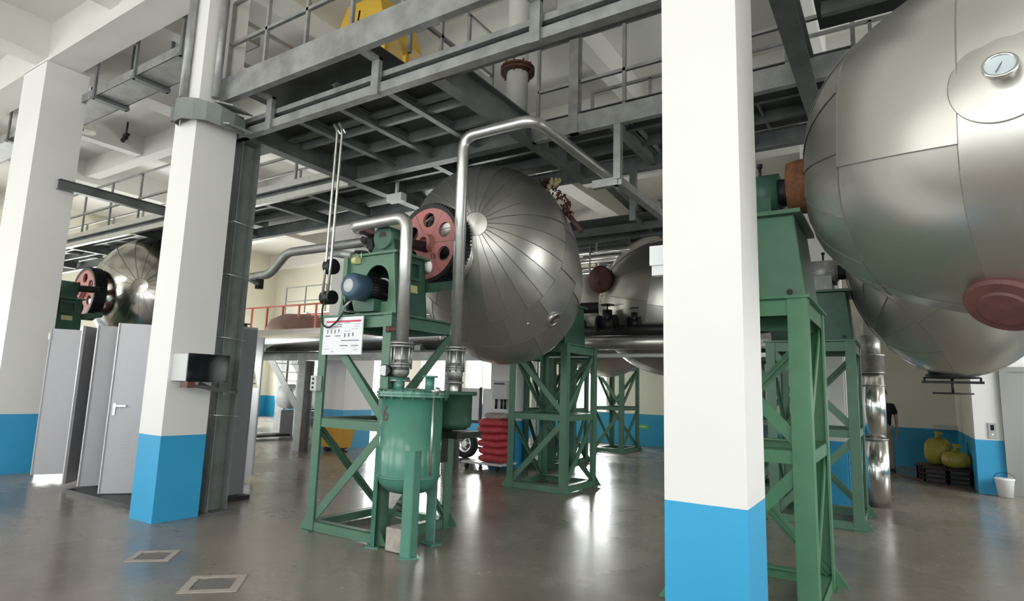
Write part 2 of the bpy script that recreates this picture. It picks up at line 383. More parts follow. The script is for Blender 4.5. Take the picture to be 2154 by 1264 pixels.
stA = stand(-1.50, -.52, 4.62, 5.74, 'nearest green tower, cut off at the bottom, right of the nearest blue and white column', 'bright_green', lw=.13)
stF = dup(st1, (-8.1, 0, 0), 'green tower behind the grey cabinets at far left, mostly hidden')
stC = stand(-6.30, -5.65, 10.35, 11.05, 'shadowed green tower seen through the legs of the tower beside the red sacks', 'dark_and_shade_green')  # its shade is put into the colour by the darker green
stD = dup(stB, (-.7, 2.2, 0), 'green tower glimpsed between the nearest column and the nearest green tower')
stG = dup(st2, (-8.9, -.2, 0), 'far green tower behind the shiny horizontal drum, mostly hidden')
stE = stand(-6.45, -5.75, 11.45, 12.15, 'green tower close behind the shadowed tower, left of the bright window')
stBr = dup(stB, (3.3, 0, 0), 'green tower outside the right of the picture carrying the farther right-hand tank')
stAr = dup(stA, (4.25, 0, 0), 'green tower outside the right of the picture carrying the nearest tank')

# ------------------------------------------------------------------ rotary tanks
def tank(label, c, R, H, p, d, pole, bands, trun, mats=('stainless', 'stainless_seam'), scl=1., zrot=0.):
    """bands: list of (polar angle0, angle1, number of gores) about the pole direction; trun = trunnion axis"""
    c = V(c); d = V(d).normalized(); e, sd, u = frame(pole)
    def rad(w):
        t = abs(w.dot(d)); s = math.sqrt(max(0, 1-t*t)); lo, hi = .2, 3.
        for _ in range(30):
            mid = (lo+hi)/2
            if (s*mid/R)**2+(t*mid/H)**p < 1: lo = mid
            else: hi = mid
        return lo
    t = thing('rotary_tank', label, 'tank', (c.x, c.y, c.z))
    body = MB(); seam = MB(); rnd = random.Random(3)
    def w_(a, b): return e*math.cos(a)+(sd*math.cos(b)+u*math.sin(b))*math.sin(a)
    for a0, a1, n in bands:
        a0, a1 = math.radians(a0), math.radians(a1); na = max(2, int((a1-a0)/.07)); ph = rnd.random()*.3
        for k in range(n):
            nb = max(2, int(math.ceil(2*PI/n/.09))); vs = []
            o1, o2 = rnd.uniform(0, .0035), rnd.uniform(-.004, .004)
            for i in range(na+1):
                for j in range(nb+1):
                    a = a0+(a1-a0)*i/na; b = ph+2*PI*(k+j/nb)/n; w = w_(a, b)
                    vs.append(c+w*(rad(w)+.007*(j/nb)+o1+o2*(i/na-.5)))
            fs = [(i*(nb+1)+j, (i+1)*(nb+1)+j, (i+1)*(nb+1)+j+1, i*(nb+1)+j+1) for i in range(na) for j in range(nb)]
            body.add(vs, fs, True)
            if n > 2:
                line = [c+w_(a0+(a1-a0)*i/na, ph+2*PI*k/n)*(rad(w_(a0+(a1-a0)*i/na, ph+2*PI*k/n))+.009) for i in range(na+1)]
                seam.tube(line, .0035, 4, True, False)
        ring = [c+w_(a1, 2*PI*j/72)*(rad(w_(a1, 2*PI*j/72))+.006) for j in range(73)]
        if a1 < PI-.05: seam.tube(ring, .0035, 4, False, False)
    body.build('shell', mats[0], t); seam.build('seam', mats[1], t)
    return t, c, rad
T1, c1, rad1 = tank('large dented stainless tank in the centre, behind the red gear wheel and tall pipes', (-4.624, 6.809, 3.15), 1.126, 1.461, 2.308,
    (.1297, -.7519, .6464), (.363, -.911, .194), [(0, 6, 1), (6, 58, 24), (58, 82, 12), (82, 112, 9), (112, 150, 9), (150, 180, 1)], 'y')
TA, cA, radA = tank('huge nearest stainless tank filling the upper right with a round dial gauge', (1.03, 4.98, 3.15), 1.56, 1.095, 2.78,
    (0, 0, 1), (-1, .12, .05), [(0, 10, 1), (10, 42, 16), (42, 70, 6), (70, 108, 5), (108, 150, 8), (150, 180, 1)], 'x')
TB, cB, radB = tank('shadowed stainless tank hanging below and behind the huge nearest tank', (.60, 8.89, 3.15), 1.13, 1.36, 1.56,
    (0, .15, .98), (-.7, -.1, -.75), [(0, 8, 1), (8, 40, 12), (40, 75, 6), (75, 110, 6), (110, 180, 4)], 'x')
TC, cC, radC = tank('dim grey tank in the middle distance with a rusty round cover', (-3.5, 10.9, 3.15), 1.33, 1.32, 2.1,
    (0, .2, .98), (-.8, -.5, .1), [(0, 8, 1), (8, 60, 12), (60, 120, 6), (120, 180, 4)], 'x')
TD, cD, radD = tank('pale distant tank whose rounded bottom shows above the far green tower', (-5.75, 13.0, 3.15), 1.33, 1.3, 1.75,
    (0, 0, 1), (-.2, -.6, -.8), [(0, 60, 8), (60, 120, 6), (120, 180, 4)], 'y')
TE, cE, radE = tank('shiny stainless tank at far left behind the tall white column', (-13.40, 6.82, 3.15), 1.28, 1.40, 2.2,
    (.13, -.6, .75), (.7, -.7, .1), [(0, 6, 1), (6, 60, 18), (60, 120, 8), (120, 180, 6)], 'y', mats=('tank_polished', 'stainless_seam'))

# trunnions
def trunnion(t, p, q, r, m='rust_dark', nm='trunnion'):
    return MB().cyl(p, q, r).build(nm, m, t)
trunnion(T1, (-4.56, 5.28, 3.15), (-4.6, 5.95, 3.15), .13, 'dark_iron'); trunnion(T1, (-4.62, 7.7, 3.15), (-4.68, 8.5, 3.15), .13, 'dark_iron')
MB().cyl((-4.58, 5.50, 3.15), (-4.6, 5.66, 3.15), .42, .46, 40).build('end_flange', 'stainless', T1)
# ring gear wheel
def gear_wheel(t, c, R=.47, ax=-1):
    c = V(c); w = .19
    mb = MB(); n = 72; vs = []; fs = []
    rimo, rimi = R, R*.90
    rim = MB().lathe(c, (0, 1, 0), [(-.02, rimi), (-.02, rimo), (w, rimo), (w, rimi)], 72, False, True)
    for k in range(72):
        a = 2*PI*k/72; ca, sa = math.cos(a), math.sin(a); dx, dz = -sa*.011, ca*.011
        p = [V(c.x+ca*(R-.005)-dx, c.y, c.z+sa*(R-.005)-dz), V(c.x+ca*(R-.005)+dx, c.y, c.z+sa*(R-.005)+dz), V(c.x+ca*(R+.022)+dx*.6, c.y, c.z+sa*(R+.022)+dz*.6), V(c.x+ca*(R+.022)-dx*.6, c.y, c.z+sa*(R+.022)-dz*.6)]
        rim.prism(p, (0, w, 0))
    g = rim.build('ring_gear', 'black', t)
    # web disc with six lightening holes, built as a polar grid with real openings
    nr, na = 14, 96; th = .035
    def inhole(r, a):
        for k in range(6):
            b = PI/6+k*PI/3; hx, hz = .60*R*math.cos(b), .60*R*math.sin(b)
            if math.hypot(r*math.cos(a)-hx, r*math.sin(a)-hz) < .19*R: return True
        return False
    web = MB()
    # sector construction: outer ring, inner ring, six spokes between circular holes
    nseg = 36
    for k in range(6):
        b = PI/6+k*PI/3; hc = (.60*R*math.cos(b), .60*R*math.sin(b)); hr = .185*R
        inn, out = [], []
        for i in range(nseg*2):
            th_ = 2*PI*i/(nseg*2); dxy = (math.cos(th_+b), math.sin(th_+b))
            inn.append((hc[0]+dxy[0]*hr, hc[1]+dxy[1]*hr))
            # ray to the sector boundary
            best = 9
            for s in [x*.004 for x in range(1, 90)]:
                px, pz = hc[0]+dxy[0]*(hr+s), hc[1]+dxy[1]*(hr+s); rr = math.hypot(px, pz); an = (math.atan2(pz, px)-b+PI) % (2*PI)-PI
                if rr > R*.905 or rr < R*.20 or abs(an) > PI/6: best = s; break
            out.append((hc[0]+dxy[0]*(hr+best), hc[1]+dxy[1]*(hr+best)))
        m_ = nseg*2
        for y0, fl in ((c.y-.012, 0), (c.y+.028, 1)):
            vs = [(c.x+x, y0, c.z+z) for x, z in inn]+[(c.x+x, y0, c.z+z) for x, z in out]
            f = [(i, (i+1) % m_, (i+1) % m_+m_, i+m_) for i in range(m_)]
            web.add(vs, f if fl else [q[::-1] for q in f])
        vs = [(c.x+x, c.y-.012, c.z+z) for x, z in inn]+[(c.x+x, c.y+.028, c.z+z) for x, z in inn]
        web.add(vs, [(i, i+m_, (i+1) % m_+m_, (i+1) % m_) for i in range(m_)])
    web.lathe(c, (0, 1, 0), [(-.014, R*.885), (-.014, R*.93), (.030, R*.93), (.030, R*.885)], 72, False, True)
    wb = web.build('web', 'gear_red', t, 'pinkish red painted wheel web with round openings')
    h = MB().lathe(c, (0, 1, 0), [(-.10, .06), (-.10, .10), (.05, .12), (.05, .06)], 32, False, True)
    h.lathe(c, (0, 1, 0), [(-.035, .02), (-.035, R*.225), (.04, R*.225), (.04, .02)], 32, False, True)
    h.build('hub', 'gear_red', t)
    return wb
gear_wheel(T1, (-4.56, 5.24, 3.15))
text_mesh('15', .085, (-4.45, 5.200, 2.985), (1, 0, .25), (-.25, 0, 1)).build('painted_number', 'maroon', T1)
gear_wheel(TE, (-13.34, 5.28, 3.10), .50)
trunnion(TE, (-13.47, 5.3, 3.15), (-13.48, 5.95, 3.15), .13, 'dark_iron'); trunnion(TE, (-13.48, 7.7, 3.15), (-13.5, 8.5, 3.15), .13, 'dark_iron')
# manhole and torn lagging on the central tank
def on(c, rad, w, off=0.): w = V(w).normalized(); return c+w*(rad(w)+off), w
p, w = on(c1, rad1, (.7685, .0, -.6398))
p_ = [p]
d_, s_, u_ = frame(w)
mh = MB(); mh.lathe(p-w*.03, w, [(0, .075), (0, .115), (.05, .115), (.05, .075)], 28, True, True)
mh.build('manhole_ring', 'stainless', T1, 'thick steel rim of a small manhole')
MB().cyl(p-w*.02, p+w*.006, .078, None, 28).build('manhole_opening', 'rust_dark', T1, 'dark rusty opening')
p, w = on(c1, rad1, (.62, -.30, -.72)); 
MB().cyl(p-w*.02, p+w*.03, .02).build('drain_plug', 'stainless', T1)
p, w = on(c1, rad1, (.60, .10, .79))
rg = MB(); r_ = random.Random(5)
lag = [V(-4.02, 6.9, 4.33), V(-3.84, 6.88, 4.20), V(-3.68, 6.88, 3.99), V(-3.56, 6.88, 3.77)]
for k in range(90):
    t = r_.random()*2.99; i_ = int(t); q = lag[i_].lerp(lag[i_+1], t-i_)+V(r_.uniform(-.03, .07), r_.uniform(-.08, .08), r_.uniform(-.04, .05))
    s = V(r_.uniform(-.05, .10), r_.uniform(-.06, .06), r_.uniform(-.10, .04))*(1.3-.25*t)
    rg.tube([q, q+s*.5+V(0, 0, .012), q+s], [.010, .013, .004], 5)
rg.build('torn_lagging', 'rust_dark', T1, 'ragged dark torn lagging and wires')
rg = MB()
for k in range(14):
    q = V(-3.80, 6.84, 4.25)+V(r_.uniform(-.05, .07), r_.uniform(-.05, .05), r_.uniform(-.05, .07)); rg.sphere(q, r_.uniform(.018, .042), 8, 6, (1, .8, 1.2))
rg.build('insulation_tuft', 'straw', T1, 'pale straw-coloured tuft of insulation')
MB().cyl((-3.60, 6.88, 3.83), (-3.40, 6.90, 3.56), .035).cyl((-3.60, 6.88, 3.83), (-3.64, 6.88, 3.89), .05).build('rusty_lug', 'crate', T1)
# nearest tank details
gp = V(.488, 3.52, 3.058); gw = V(-.36, -.925, -.02).normalized()
gp, gw = on(cA, radA, gp-cA)
def surf_normal(P, c, R_, H_, p_):
    q = P-c; s_ = math.hypot(q.x, q.y); return V(2*s_/R_**2*q.x/s_, 2*s_/R_**2*q.y/s_, p_*abs(q.z)**(p_-1)/H_**p_*(1 if q.z > 0 else -1)).normalized()
gd = V(-.10, -.92, .28).normalized(); pd = surf_normal(gp, cA, 1.56, 1.095, 2.78)
MB().lathe(gp-pd*.012, pd, [(-.02, .225), (.004, .225), (.006, .218), (.022, .12), (.024, .02)], 48).build('gauge_patch', 'stainless', TA)
ga = gp+gw*.02
gg = MB().cyl(ga, ga+gd*.06, .025, .062, 36); gg.lathe(ga+gd*.05, gd, [(0, .060), (0, .070), (.024, .070), (.024, .060)], 40, True, True)
go = gg.build('dial_gauge', 'polished', TA, 'round chrome dial gauge')
MB().cyl(ga+gd*.05, ga+gd*.064, .061, None, 36).build('gauge_face', 'gauge_glass', go, 'pale blue gauge face')
MB().bar(ga+gd*.067+V(-.02, -.02, -.04), ga+gd*.067+V(.02, .02, .04), .004, .004).build('needle', 'ink', go)
MB().cyl((-.50, 5.15, 3.15), (-.9, 5.15, 3.15), .11).build('trunnion', 'dark_iron', TA)
fl = MB().lathe((-.68, 5.15, 3.18), (1, 0, 0), [(0, .10), (0, .20), (.07, .215), (.15, .22), (.22, .22), (.22, .1)], 40)
fl.build('trunnion_flange', 'rust', TA, 'rust-caked orange-brown trunnion flange')
MB().cyl((2.5, 5.15, 3.15), (3.2, 5.15, 3.15), .12).build('trunnion', 'dark_iron', TA)
mA = MB().lathe((.56, 4.44, 2.13), (-.32, -.55, -.77), [(-.14, .15), (.03, .16), (.03, .20), (.09, .205), (.11, .19), (.115, .13), (.13, .12), (.135, .02)], 44, False)
mA.build('mouth_cover', 'maroon', TA, 'dull maroon round mouth cover')
# tank B details
MB().cyl((-.45, 8.84, 3.15), (-1.0, 8.84, 3.15), .10).build('trunnion', 'dark_iron', TB)
MB().cyl((1.6, 8.84, 3.15), (2.5, 8.84, 3.15), .10).build('trunnion', 'dark_iron', TB)
mo = MB().lathe((.52, 8.85, 1.83), (0, 0, -1), [(-.25, .23), (0, .23), (0, .26), (.045, .26), (.05, .0)], 36)
mo.build('manhole_cover', 'dark_iron', TB)
cr = MB().bar((.22, 8.85, 1.74), (.82, 8.85, 1.74), .03, .03); cr.cyl((.25, 8.85, 1.74), (.25, 8.85, 1.80), .012); cr.cyl((.79, 8.85, 1.74), (.79, 8.85, 1.80), .012)
cr.cyl((.52, 8.85, 1.60), (.52, 8.85, 1.78), .015); cr.cyl((.32, 8.80, 1.61), (.72, 8.9, 1.61), .010)
cr.build('clamp_bar', 'dark_iron', TB, 'dark clamp bar with T handle')
# tank C details
pC, wC = on(cC, radC, (-.86, -.50, .30))
dC = V(-.25, -.95, -.12).normalized()
pc = V(-4.42, 9.82, 3.50)
MB().lathe(pc, dC, [(0, .10), (0, .24), (.05, .25), (.09, .23), (.12, .08), (.16, .05)], 32).build('mouth_cover', 'rust_dark', TC, 'dark rusty round cover')
MB().cyl(pc, pc-dC*.55, .18).build('mouth_neck', 'dark_iron', TC)
MB().cyl((-4.75, 10.9, 3.15), (-5.9, 10.8, 3.15), .11).build('trunnion', 'dark_iron', TC); MB().cyl((-2.3, 10.9, 3.15), (-1.5, 10.9, 3.15), .11).build('trunnion', 'dark_iron', TC)
MB().cyl((-6.2, 14.1, 3.15), (-6.2, 15.2, 3.15), .10).build('trunnion', 'dark_iron', TD); MB().cyl((-6.05, 12.0, 3.15), (-6.1, 11.7, 3.15), .10).build('trunnion', 'dark_iron', TD)

# ------------------------------------------------------------------ bearing pedestals on the towers
def pedestal(x, y, axis, label, hx=.36, hy=.34, zt=2.86, m='green', pipe=None, cap='green'):
    t = thing('bearing_pedestal', label, 'bearing pedestal', (x, y, 2.218))
    z0 = 2.218; b = MB(); k = .82
    P = [(x-hx, y-hy, z0), (x+hx, y-hy, z0), (x+hx, y+hy, z0), (x-hx, y+hy, z0)]
    if axis == 'x': kx, ky = k, .98
    else: kx, ky = .98, k
    Q = [(x-hx*kx, y-hy*ky, zt), (x+hx*kx, y-hy*ky, zt), (x+hx*kx, y+hy*ky, zt), (x-hx*kx, y+hy*ky, zt)]
    b.hexa(P+Q); b.build('housing', m, t, None, .012)
    MB().box(x-hx*kx-.05, x+hx*kx+.05, y-hy*ky-.05, y+hy*ky+.05, zt, zt+.03).build('top_flange', m, t)
    d = (1, 0, 0) if axis == 'x' else (0, 1, 0); c = V(x, y, 3.15); D = V(d)
    bb = MB().cyl(c-D*.15, c+D*.15, .17, None, 32); bb.cyl(c-D*.17, c-D*.13, .10); bb.cyl(c+D*.13, c+D*.17, .12)
    s = .19
    if axis == 'x': bb.hexa([(x-.11, y-s, zt+.03), (x+.11, y-s, zt+.03), (x+.11, y+s, zt+.03), (x-.11, y+s, zt+.03), (x-.10, y-.15, 3.15), (x+.10, y-.15, 3.15), (x+.10, y+.15, 3.15), (x-.10, y+.15, 3.15)])
    else: bb.hexa([(x-s, y-.11, zt+.03), (x+s, y-.11, zt+.03), (x+s, y+.11, zt+.03), (x-s, y+.11, zt+.03), (x-.15, y-.10, 3.15), (x+.15, y-.10, 3.15), (x+.15, y+.10, 3.15), (x-.15, y+.10, 3.15)])
    bb.build('plummer_block', cap, t)
    MB().cyl((x, y, 3.3), (x, y, 3.40), .012).cyl((x, y, 3.40), (x, y, 3.43), .022).build('grease_nipple', 'dark_iron', t)
    for sx in (-1, 1):
        MB().cyl((x+sx*hx*.7, y-hy-.02, 2.27), (x+sx*hx*.7, y-hy+.0, 2.27), .02).build('bolt', 'dark_iron', t)
    return t
pedestal(-.90, 5.18, 'x', 'green bearing box on the nearest tower, rusty flange to its right', .36, .40, 2.86, 'green', cap='dark_and_shade_green')
pB = pedestal(-.78, 8.84, 'x', 'dark green bearing box on the second right-hand tower, below the nearest tank', .32, .36, 2.84, 'dark_and_shade_green', cap='galvanised')
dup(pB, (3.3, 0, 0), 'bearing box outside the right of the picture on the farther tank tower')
pedestal(3.1, 5.18, 'x', 'bearing box outside the right of the picture on the nearest tank tower', .36, .40, 2.86, 'green', cap='dark_and_shade_green')
p2 = pedestal(-4.70, 8.66, 'y', 'shadowed green bearing box on the tower right of the central tank', .36, .36, 2.84, 'dark_and_shade_green', cap='dark_iron')  # darker green paints the shade onto this box and its copies
dup(p2, (-8.85, -.2, 0), 'bearing box hidden behind the far left shiny tank')
dup(p2, (-1.28, 2.04, 0), 'bearing box behind the tank in the middle distance')
dup(p2, (-1.6, 6.35, 0), 'small dark bearing box on the farthest tower')
dup(p2, (3.15, 2.3, 0), 'bearing box hidden behind the nearest column, for the middle distance tank')
dup(p2, (-1.4, 3.14, 0), 'bearing box carrying the near end of the pale distant tank')

# drive: A-shaped gearbox housing with opening, blue motor, rotary joint
def drive(dx, label):
    t = thing('drive_gearbox', label, 'gearbox', (-4.55+dx, 4.8, 2.218))
    y0, y1 = 4.40, 4.86; z0, zt = 2.218, 2.84; xa, xb, ta, tb = -5.02, -4.20, -4.90, -4.27
    def P(x, y, z): return (x+dx, y, z)
    # front plate with a round-topped opening
    xc, zc, rr = -4.50, 2.56, .17; n = 28
    hole = [(xc+rr*math.cos(PI*i/n), zc+rr*math.sin(PI*i/n)) for i in range(n+1)]+[(xc-rr, zc-.22), (xc+rr, zc-.22)]
    m_ = len(hole); out = []
    for hx, hz in hole:
        vx, vz = hx-xc, hz-zc+.02; s = 0
        for s_ in [i*.01 for i in range(1, 400)]:
            X, Z = xc+vx*s_, zc+vz*s_; f = (Z-z0)/(zt-z0)
            if Z < z0+.002 or Z > zt-.002 or X < xa+(ta-xa)*f or X > xb+(tb-xb)*f: break
            s = s_
        out.append((xc+vx*s, zc+vz*s))
    fp = MB()
    for y in (y0, y0+.012):
        fp.add([P(a, y, b) for a, b in hole]+[P(a, y, b) for a, b in out], [(i, i+m_, (i+1) % m_+m_, (i+1) % m_) if y == y0+.012 else ((i+1) % m_, (i+1) % m_+m_, i+m_, i) for i in range(m_)])
    fp.add([P(a, y0, b) for a, b in hole]+[P(a, y0+.012, b) for a, b in hole], [((i+1) % m_, (i+1) % m_+m_, i+m_, i) for i in range(m_)])
    for c_ in ((xa, z0, ta, zt), (xb, z0, tb, zt)):   # corner fillets of the plate
        pass
    fp.bar(P(xa, y0+.006, z0), P(ta, y0+.006, zt), .02, .05, (0, 0, 1)); fp.bar(P(xb, y0+.006, z0), P(tb, y0+.006, zt), .02, .05, (0, 0, 1))
    fp.build('front_plate', 'green', t, 'green plate with a large dark opening')
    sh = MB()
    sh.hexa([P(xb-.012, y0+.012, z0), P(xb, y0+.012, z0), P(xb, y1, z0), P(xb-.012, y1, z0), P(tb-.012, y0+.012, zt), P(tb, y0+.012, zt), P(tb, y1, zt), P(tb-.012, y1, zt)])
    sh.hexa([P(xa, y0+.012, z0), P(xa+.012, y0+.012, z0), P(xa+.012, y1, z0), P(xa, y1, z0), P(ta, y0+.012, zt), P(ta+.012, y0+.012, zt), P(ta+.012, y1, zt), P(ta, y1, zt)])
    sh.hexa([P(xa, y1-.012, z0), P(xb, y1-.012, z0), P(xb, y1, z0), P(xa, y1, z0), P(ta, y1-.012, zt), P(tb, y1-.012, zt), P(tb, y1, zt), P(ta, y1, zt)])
    sh.build('side_panel', 'dark_and_shade_green', t)  # sides turned from the light, painted as a darker copy of the front
    MB().box(ta-.05+dx, tb+.05+dx, y0-.03, y1+.03, zt, zt+.025).build('top_flange', 'green', t)
    # lifting bracket and name plate on the right side
    f = lambda z: xb+(tb-xb)*(z-z0)/(zt-z0)
    MB().bar(P(f(2.78)+.03, 4.50, 2.78), P(f(2.78)+.03, 4.76, 2.78), .03, .03).bar(P(f(2.6)+.03, 4.52, 2.60), P(f(2.6)+.03, 4.74, 2.60), .03, .03).bar(P(f(2.7)+.03, 4.52, 2.60), P(f(2.7)+.03, 4.52, 2.78), .03, .03).bar(P(f(2.7)+.03, 4.74, 2.60), P(f(2.7)+.03, 4.74, 2.78), .03, .03).build('lifting_bracket', 'dark_and_shade_green', t)
    MB().hexa([P(f(2.46), 4.55, 2.46), P(f(2.46)+.006, 4.55, 2.46), P(f(2.46)+.006, 4.72, 2.46), P(f(2.46), 4.72, 2.46), P(f(2.54), 4.55, 2.54), P(f(2.54)+.006, 4.55, 2.54), P(f(2.54)+.006, 4.72, 2.54), P(f(2.54), 4.72, 2.54)]).build('name_plate', 'yellow_label', t, 'blank pale yellow name plate')
    # plummer block with pinion shaft and rotary joint
    b = MB().cyl(P(-4.56, 4.50, 3.06), P(-4.56, 4.84, 3.06), .13, None, 28); b.hexa([P(-4.74, 4.52, 2.865), P(-4.38, 4.52, 2.865), P(-4.38, 4.82, 2.865), P(-4.74, 4.82, 2.865), P(-4.68, 4.54, 3.06), P(-4.44, 4.54, 3.06), P(-4.44, 4.80, 3.06), P(-4.68, 4.80, 3.06)])
    b.build('bearing_block', 'dark_and_shade_green', t)
    MB().cyl(P(-4.56, 4.5, 3.06), P(-4.56, 5.22, 3.10), .06).build('shaft', 'dark_iron', t)
    MB().hexa([P(-4.92, 4.9, 2.5), P(-4.1, 4.9, 2.5), P(-4.1, 5.14, 2.56), P(-4.92, 5.14, 2.56), P(-4.9, 4.9, 2.6), P(-4.1, 4.9, 2.6), P(-4.1, 5.14, 2.66), P(-4.9, 5.14, 2.66)]).build('pinion_guard', 'dark_and_shade_green', t)
    # dark casting block, its colour supplies the darkness inside the opening
    MB().box(-4.82+dx, -4.34+dx, 4.58, 4.84, 2.23, 2.62).build('dark_casting', 'dark_iron', t)
    # motor
    mo = MB().lathe(P(-4.56, 4.08, 2.47), (0, 1, 0), [(0, .05), (0, .10), (.015, .125), (.05, .135), (.20, .135), (.21, .118), (.23, .118)], 36)
    mt = mo.build('motor', 'motor_blue', t, 'blue electric motor with ribbed body')
    mf = MB().cyl(P(-4.56, 4.29, 2.47), P(-4.56, 4.56, 2.47), .115, None, 32)
    for k in range(28):
        a = 2*PI*k/28; mf.bar(P(-4.56+.125*math.cos(a), 4.30, 2.47+.125*math.sin(a)), P(-4.56+.125*math.cos(a), 4.54, 2.47+.125*math.sin(a)), .006, .022, (math.cos(a), 0, math.sin(a)))
    mf.build('fins', 'dark_iron', mt)
    MB().lathe(P(-4.56, 4.074, 2.47), (0, 1, 0), [(0, .01), (0, .066), (.008, .070)], 30).build('fan_cap', 'box_grey', mt, 'pale worn round fan cap')
    MB().cyl(P(-4.56, 4.54, 2.47), P(-4.56, 4.58, 2.47), .155).build('motor_flange', 'cast_steel', mt)
    MB().box(-4.70+dx, -4.42+dx, 4.30, 4.54, 2.236, 2.36).build('motor_foot', 'dark_and_shade_green', t)
    MB().cyl(P(-4.93, 4.48, 2.72), P(-4.93, 4.56, 2.72), .11).build('side_disc', 'dark_and_shade_green', t)
    MB().tube([P(-4.60, 4.18, 2.35), P(-4.66, 4.14, 2.27), P(-4.72, 4.20, 2.24), P(-4.70, 4.34, 2.235)], .012, 8).build('cable_whip', 'cast_steel', t)
    return t
drive(0, 'green A-shaped gearbox housing with blue motor on top of the tower by the red wheel')
drive(-8.02, 'dark green gearbox housing behind the open grey cabinets at far left')

# ------------------------------------------------------------------ pressure vessel marked 6
VX, VY = -3.965, 4.45
v = thing('pressure_vessel', 'teal green vessel marked 6 standing on three legs in front of the central tower', 'vessel', (VX, VY, 0))
R = .292
pr = [(.50, .02), (.505, .10), (.525, .18), (.56, .235), (.60, .272), (.66, R), (.70, R), (1.40, R)]
vb = MB().lathe((VX, VY, 0), (0, 0, 1), pr, 56)
vb.build('shell', 'vessel_green', v)
MB().lathe((VX, VY, 0), (0, 0, 1), [(.655, R+.001), (.655, R+.006), (.672, R+.006), (.672, R+.001)], 56, True, True).build('weld_seam', 'vessel_green', v)
fl = MB().lathe((VX, VY, 0), (0, 0, 1), [(1.40, R-.01), (1.40, .345), (1.42, .345), (1.42, R-.01)], 56, False, True)
fl.lathe((VX, VY, 0), (0, 0, 1), [(1.424, .01), (1.424, .345), (1.446, .345), (1.446, .01)], 56, False, False); fl.build('flange', 'vessel_green', v)
for k in range(20):
    a = 2*PI*k/20+.1; x, y = VX+.32*math.cos(a), VY+.32*math.sin(a)
    MB().cyl((x, y, 1.375), (x, y, 1.47), .011, None, 6, False).build('bolt', 'dark_and_shade_green', v)
MB().lathe((VX, VY, 0), (0, 0, 1), [(1.446, .29), (1.465, .24), (1.478, .12), (1.48, .02)], 40).build('lid', 'vessel_green', v)
for a in (-42, 78, 200):
    a = math.radians(a); ca, sa = math.cos(a), math.sin(a); x, y = VX+(R+.012)*ca, VY+(R+.012)*sa
    tn = V(-sa, ca, 0); rd = V(ca, sa, 0); c0 = V(x, y, 0)
    lg = MB()
    zt = .92
    for s in (-1, 1):
        lg.prism([c0+rd*.045, c0+rd*.045+tn*s*.008-rd*.0, c0+tn*s*.075-rd*.015, c0+tn*s*.068-rd*.024], (0, 0, zt))
    lg.build('leg', 'vessel_green', v)
    MB().prism([c0+tn*.09+rd*.06, c0-tn*.09+rd*.06, c0-tn*.09-rd*.07, c0+tn*.09-rd*.07], (0, 0, .012)).build('foot_plate', 'vessel_green', v)
ou = MB().cyl((VX, VY, .36), (VX, VY, .51), .05); ou.cyl((VX, VY, .40), (VX, VY, .425), .10); ou.cyl((VX, VY, .345), (VX, VY, .37), .10); ou.build('outlet', 'dark_iron', v)
MB().cyl((VX, VY, .22), (VX, VY, .345), .045).cyl((VX-.10, VY-.02, .40), (VX+.12, VY+.02, .42), .010).build('outlet_valve', 'black', v)
MB().cyl((VX+.30, VY-.10, 1.46), (VX+.42, VY-.16, 1.46), .018).cyl((VX+.42, VY-.16, 1.44), (VX+.44, VY-.17, 1.49), .022).build('vent_cock', 'pipe_steel', v)
n1 = MB().cyl((VX-.21+.02, VY, 1.44), (VX-.19, VY, 1.60), .055); n1.cyl((VX-.19, VY, 1.56), (VX-.19, VY, 1.585), .10); n1.build('inlet_nozzle', 'vessel_green', v)
MB().cyl((VX+.16, VY+.05, 1.44), (VX+.16, VY+.05, 1.60), .045).cyl((VX+.16, VY+.05, 1.585), (VX+.16, VY+.05, 1.605), .075).build('spare_nozzle', 'vessel_green', v)
MB().cyl((VX+.02, VY-.22, 1.44), (VX+.02, VY-.22, 1.56), .03).build('small_nozzle', 'vessel_green', v)
MB().tube([(VX+.325, VY-.08, 1.40), (VX+.325, VY-.08, .70)], .012, 8).build('level_tube', 'pipe_steel', v, 'thin pale metal level tube')
# number painted on the curved shell
tm = text_mesh('6', .20, (0, 0, 0), (1, 0, 0), (0, 1, 0), .001)
a0 = math.radians(-104)
tm.v = [(VX+(R+.002+max(0, z))*math.cos(a0+x/R), VY+(R+.002+max(0, z))*math.sin(a0+x/R), 1.235+y) for x, y, z in tm.v]
tm.build('painted_number', 'maroon', v, 'faded red number 6')
single('concrete_block', MB().box(-4.06, -3.86, 4.28, 4.50, .004, .215), 'concrete', 'pale worn concrete block under the outlet of the vessel marked 6', 'block', bevel=.012)

# ------------------------------------------------------------------ steam pipes with valves
def arc(pts, r=.1, n=7):      # rounds the corners of a polyline
    pts = [V(p) for p in pts]; out = [pts[0]]
    for a, b, c in zip(pts[:-2], pts[1:-1], pts[2:]):
        d1, d2 = (a-b).normalized(), (c-b).normalized(); p0, p1 = b+d1*r, b+d2*r
        for i in range(n+1):
            t = i/n; out.append(p0*(1-t)**2+b*2*t*(1-t)+p1*t*t)
    return out+[pts[-1]]
def valve(t, x, y, z, s=1.0):
    b = MB()
    for zz, r, h in ((z, .115, .02), (z-.028, .115, .02), (z-.17, .085, .10), (z-.20, .105, .02), (z-.225, .105, .02), (z-.36, .10, .02)):
        b.cyl((x, y, zz-h), (x, y, zz), r*s, None, 28)
    b.lathe((x, y, z), (0, 0, 1), [(-.34, .06), (-.30, .085), (-.22, .085), (-.15, .07), (-.03, .065)], 28)
    for k in range(8):
        a = 2*PI*k/8; b.cyl((x+.098*s*math.cos(a), y+.098*s*math.sin(a), z-.26), (x+.098*s*math.cos(a), y+.098*s*math.sin(a), z+.015), .009, None, 6)
    b.build('flanged_valve', 'cast_steel', t)
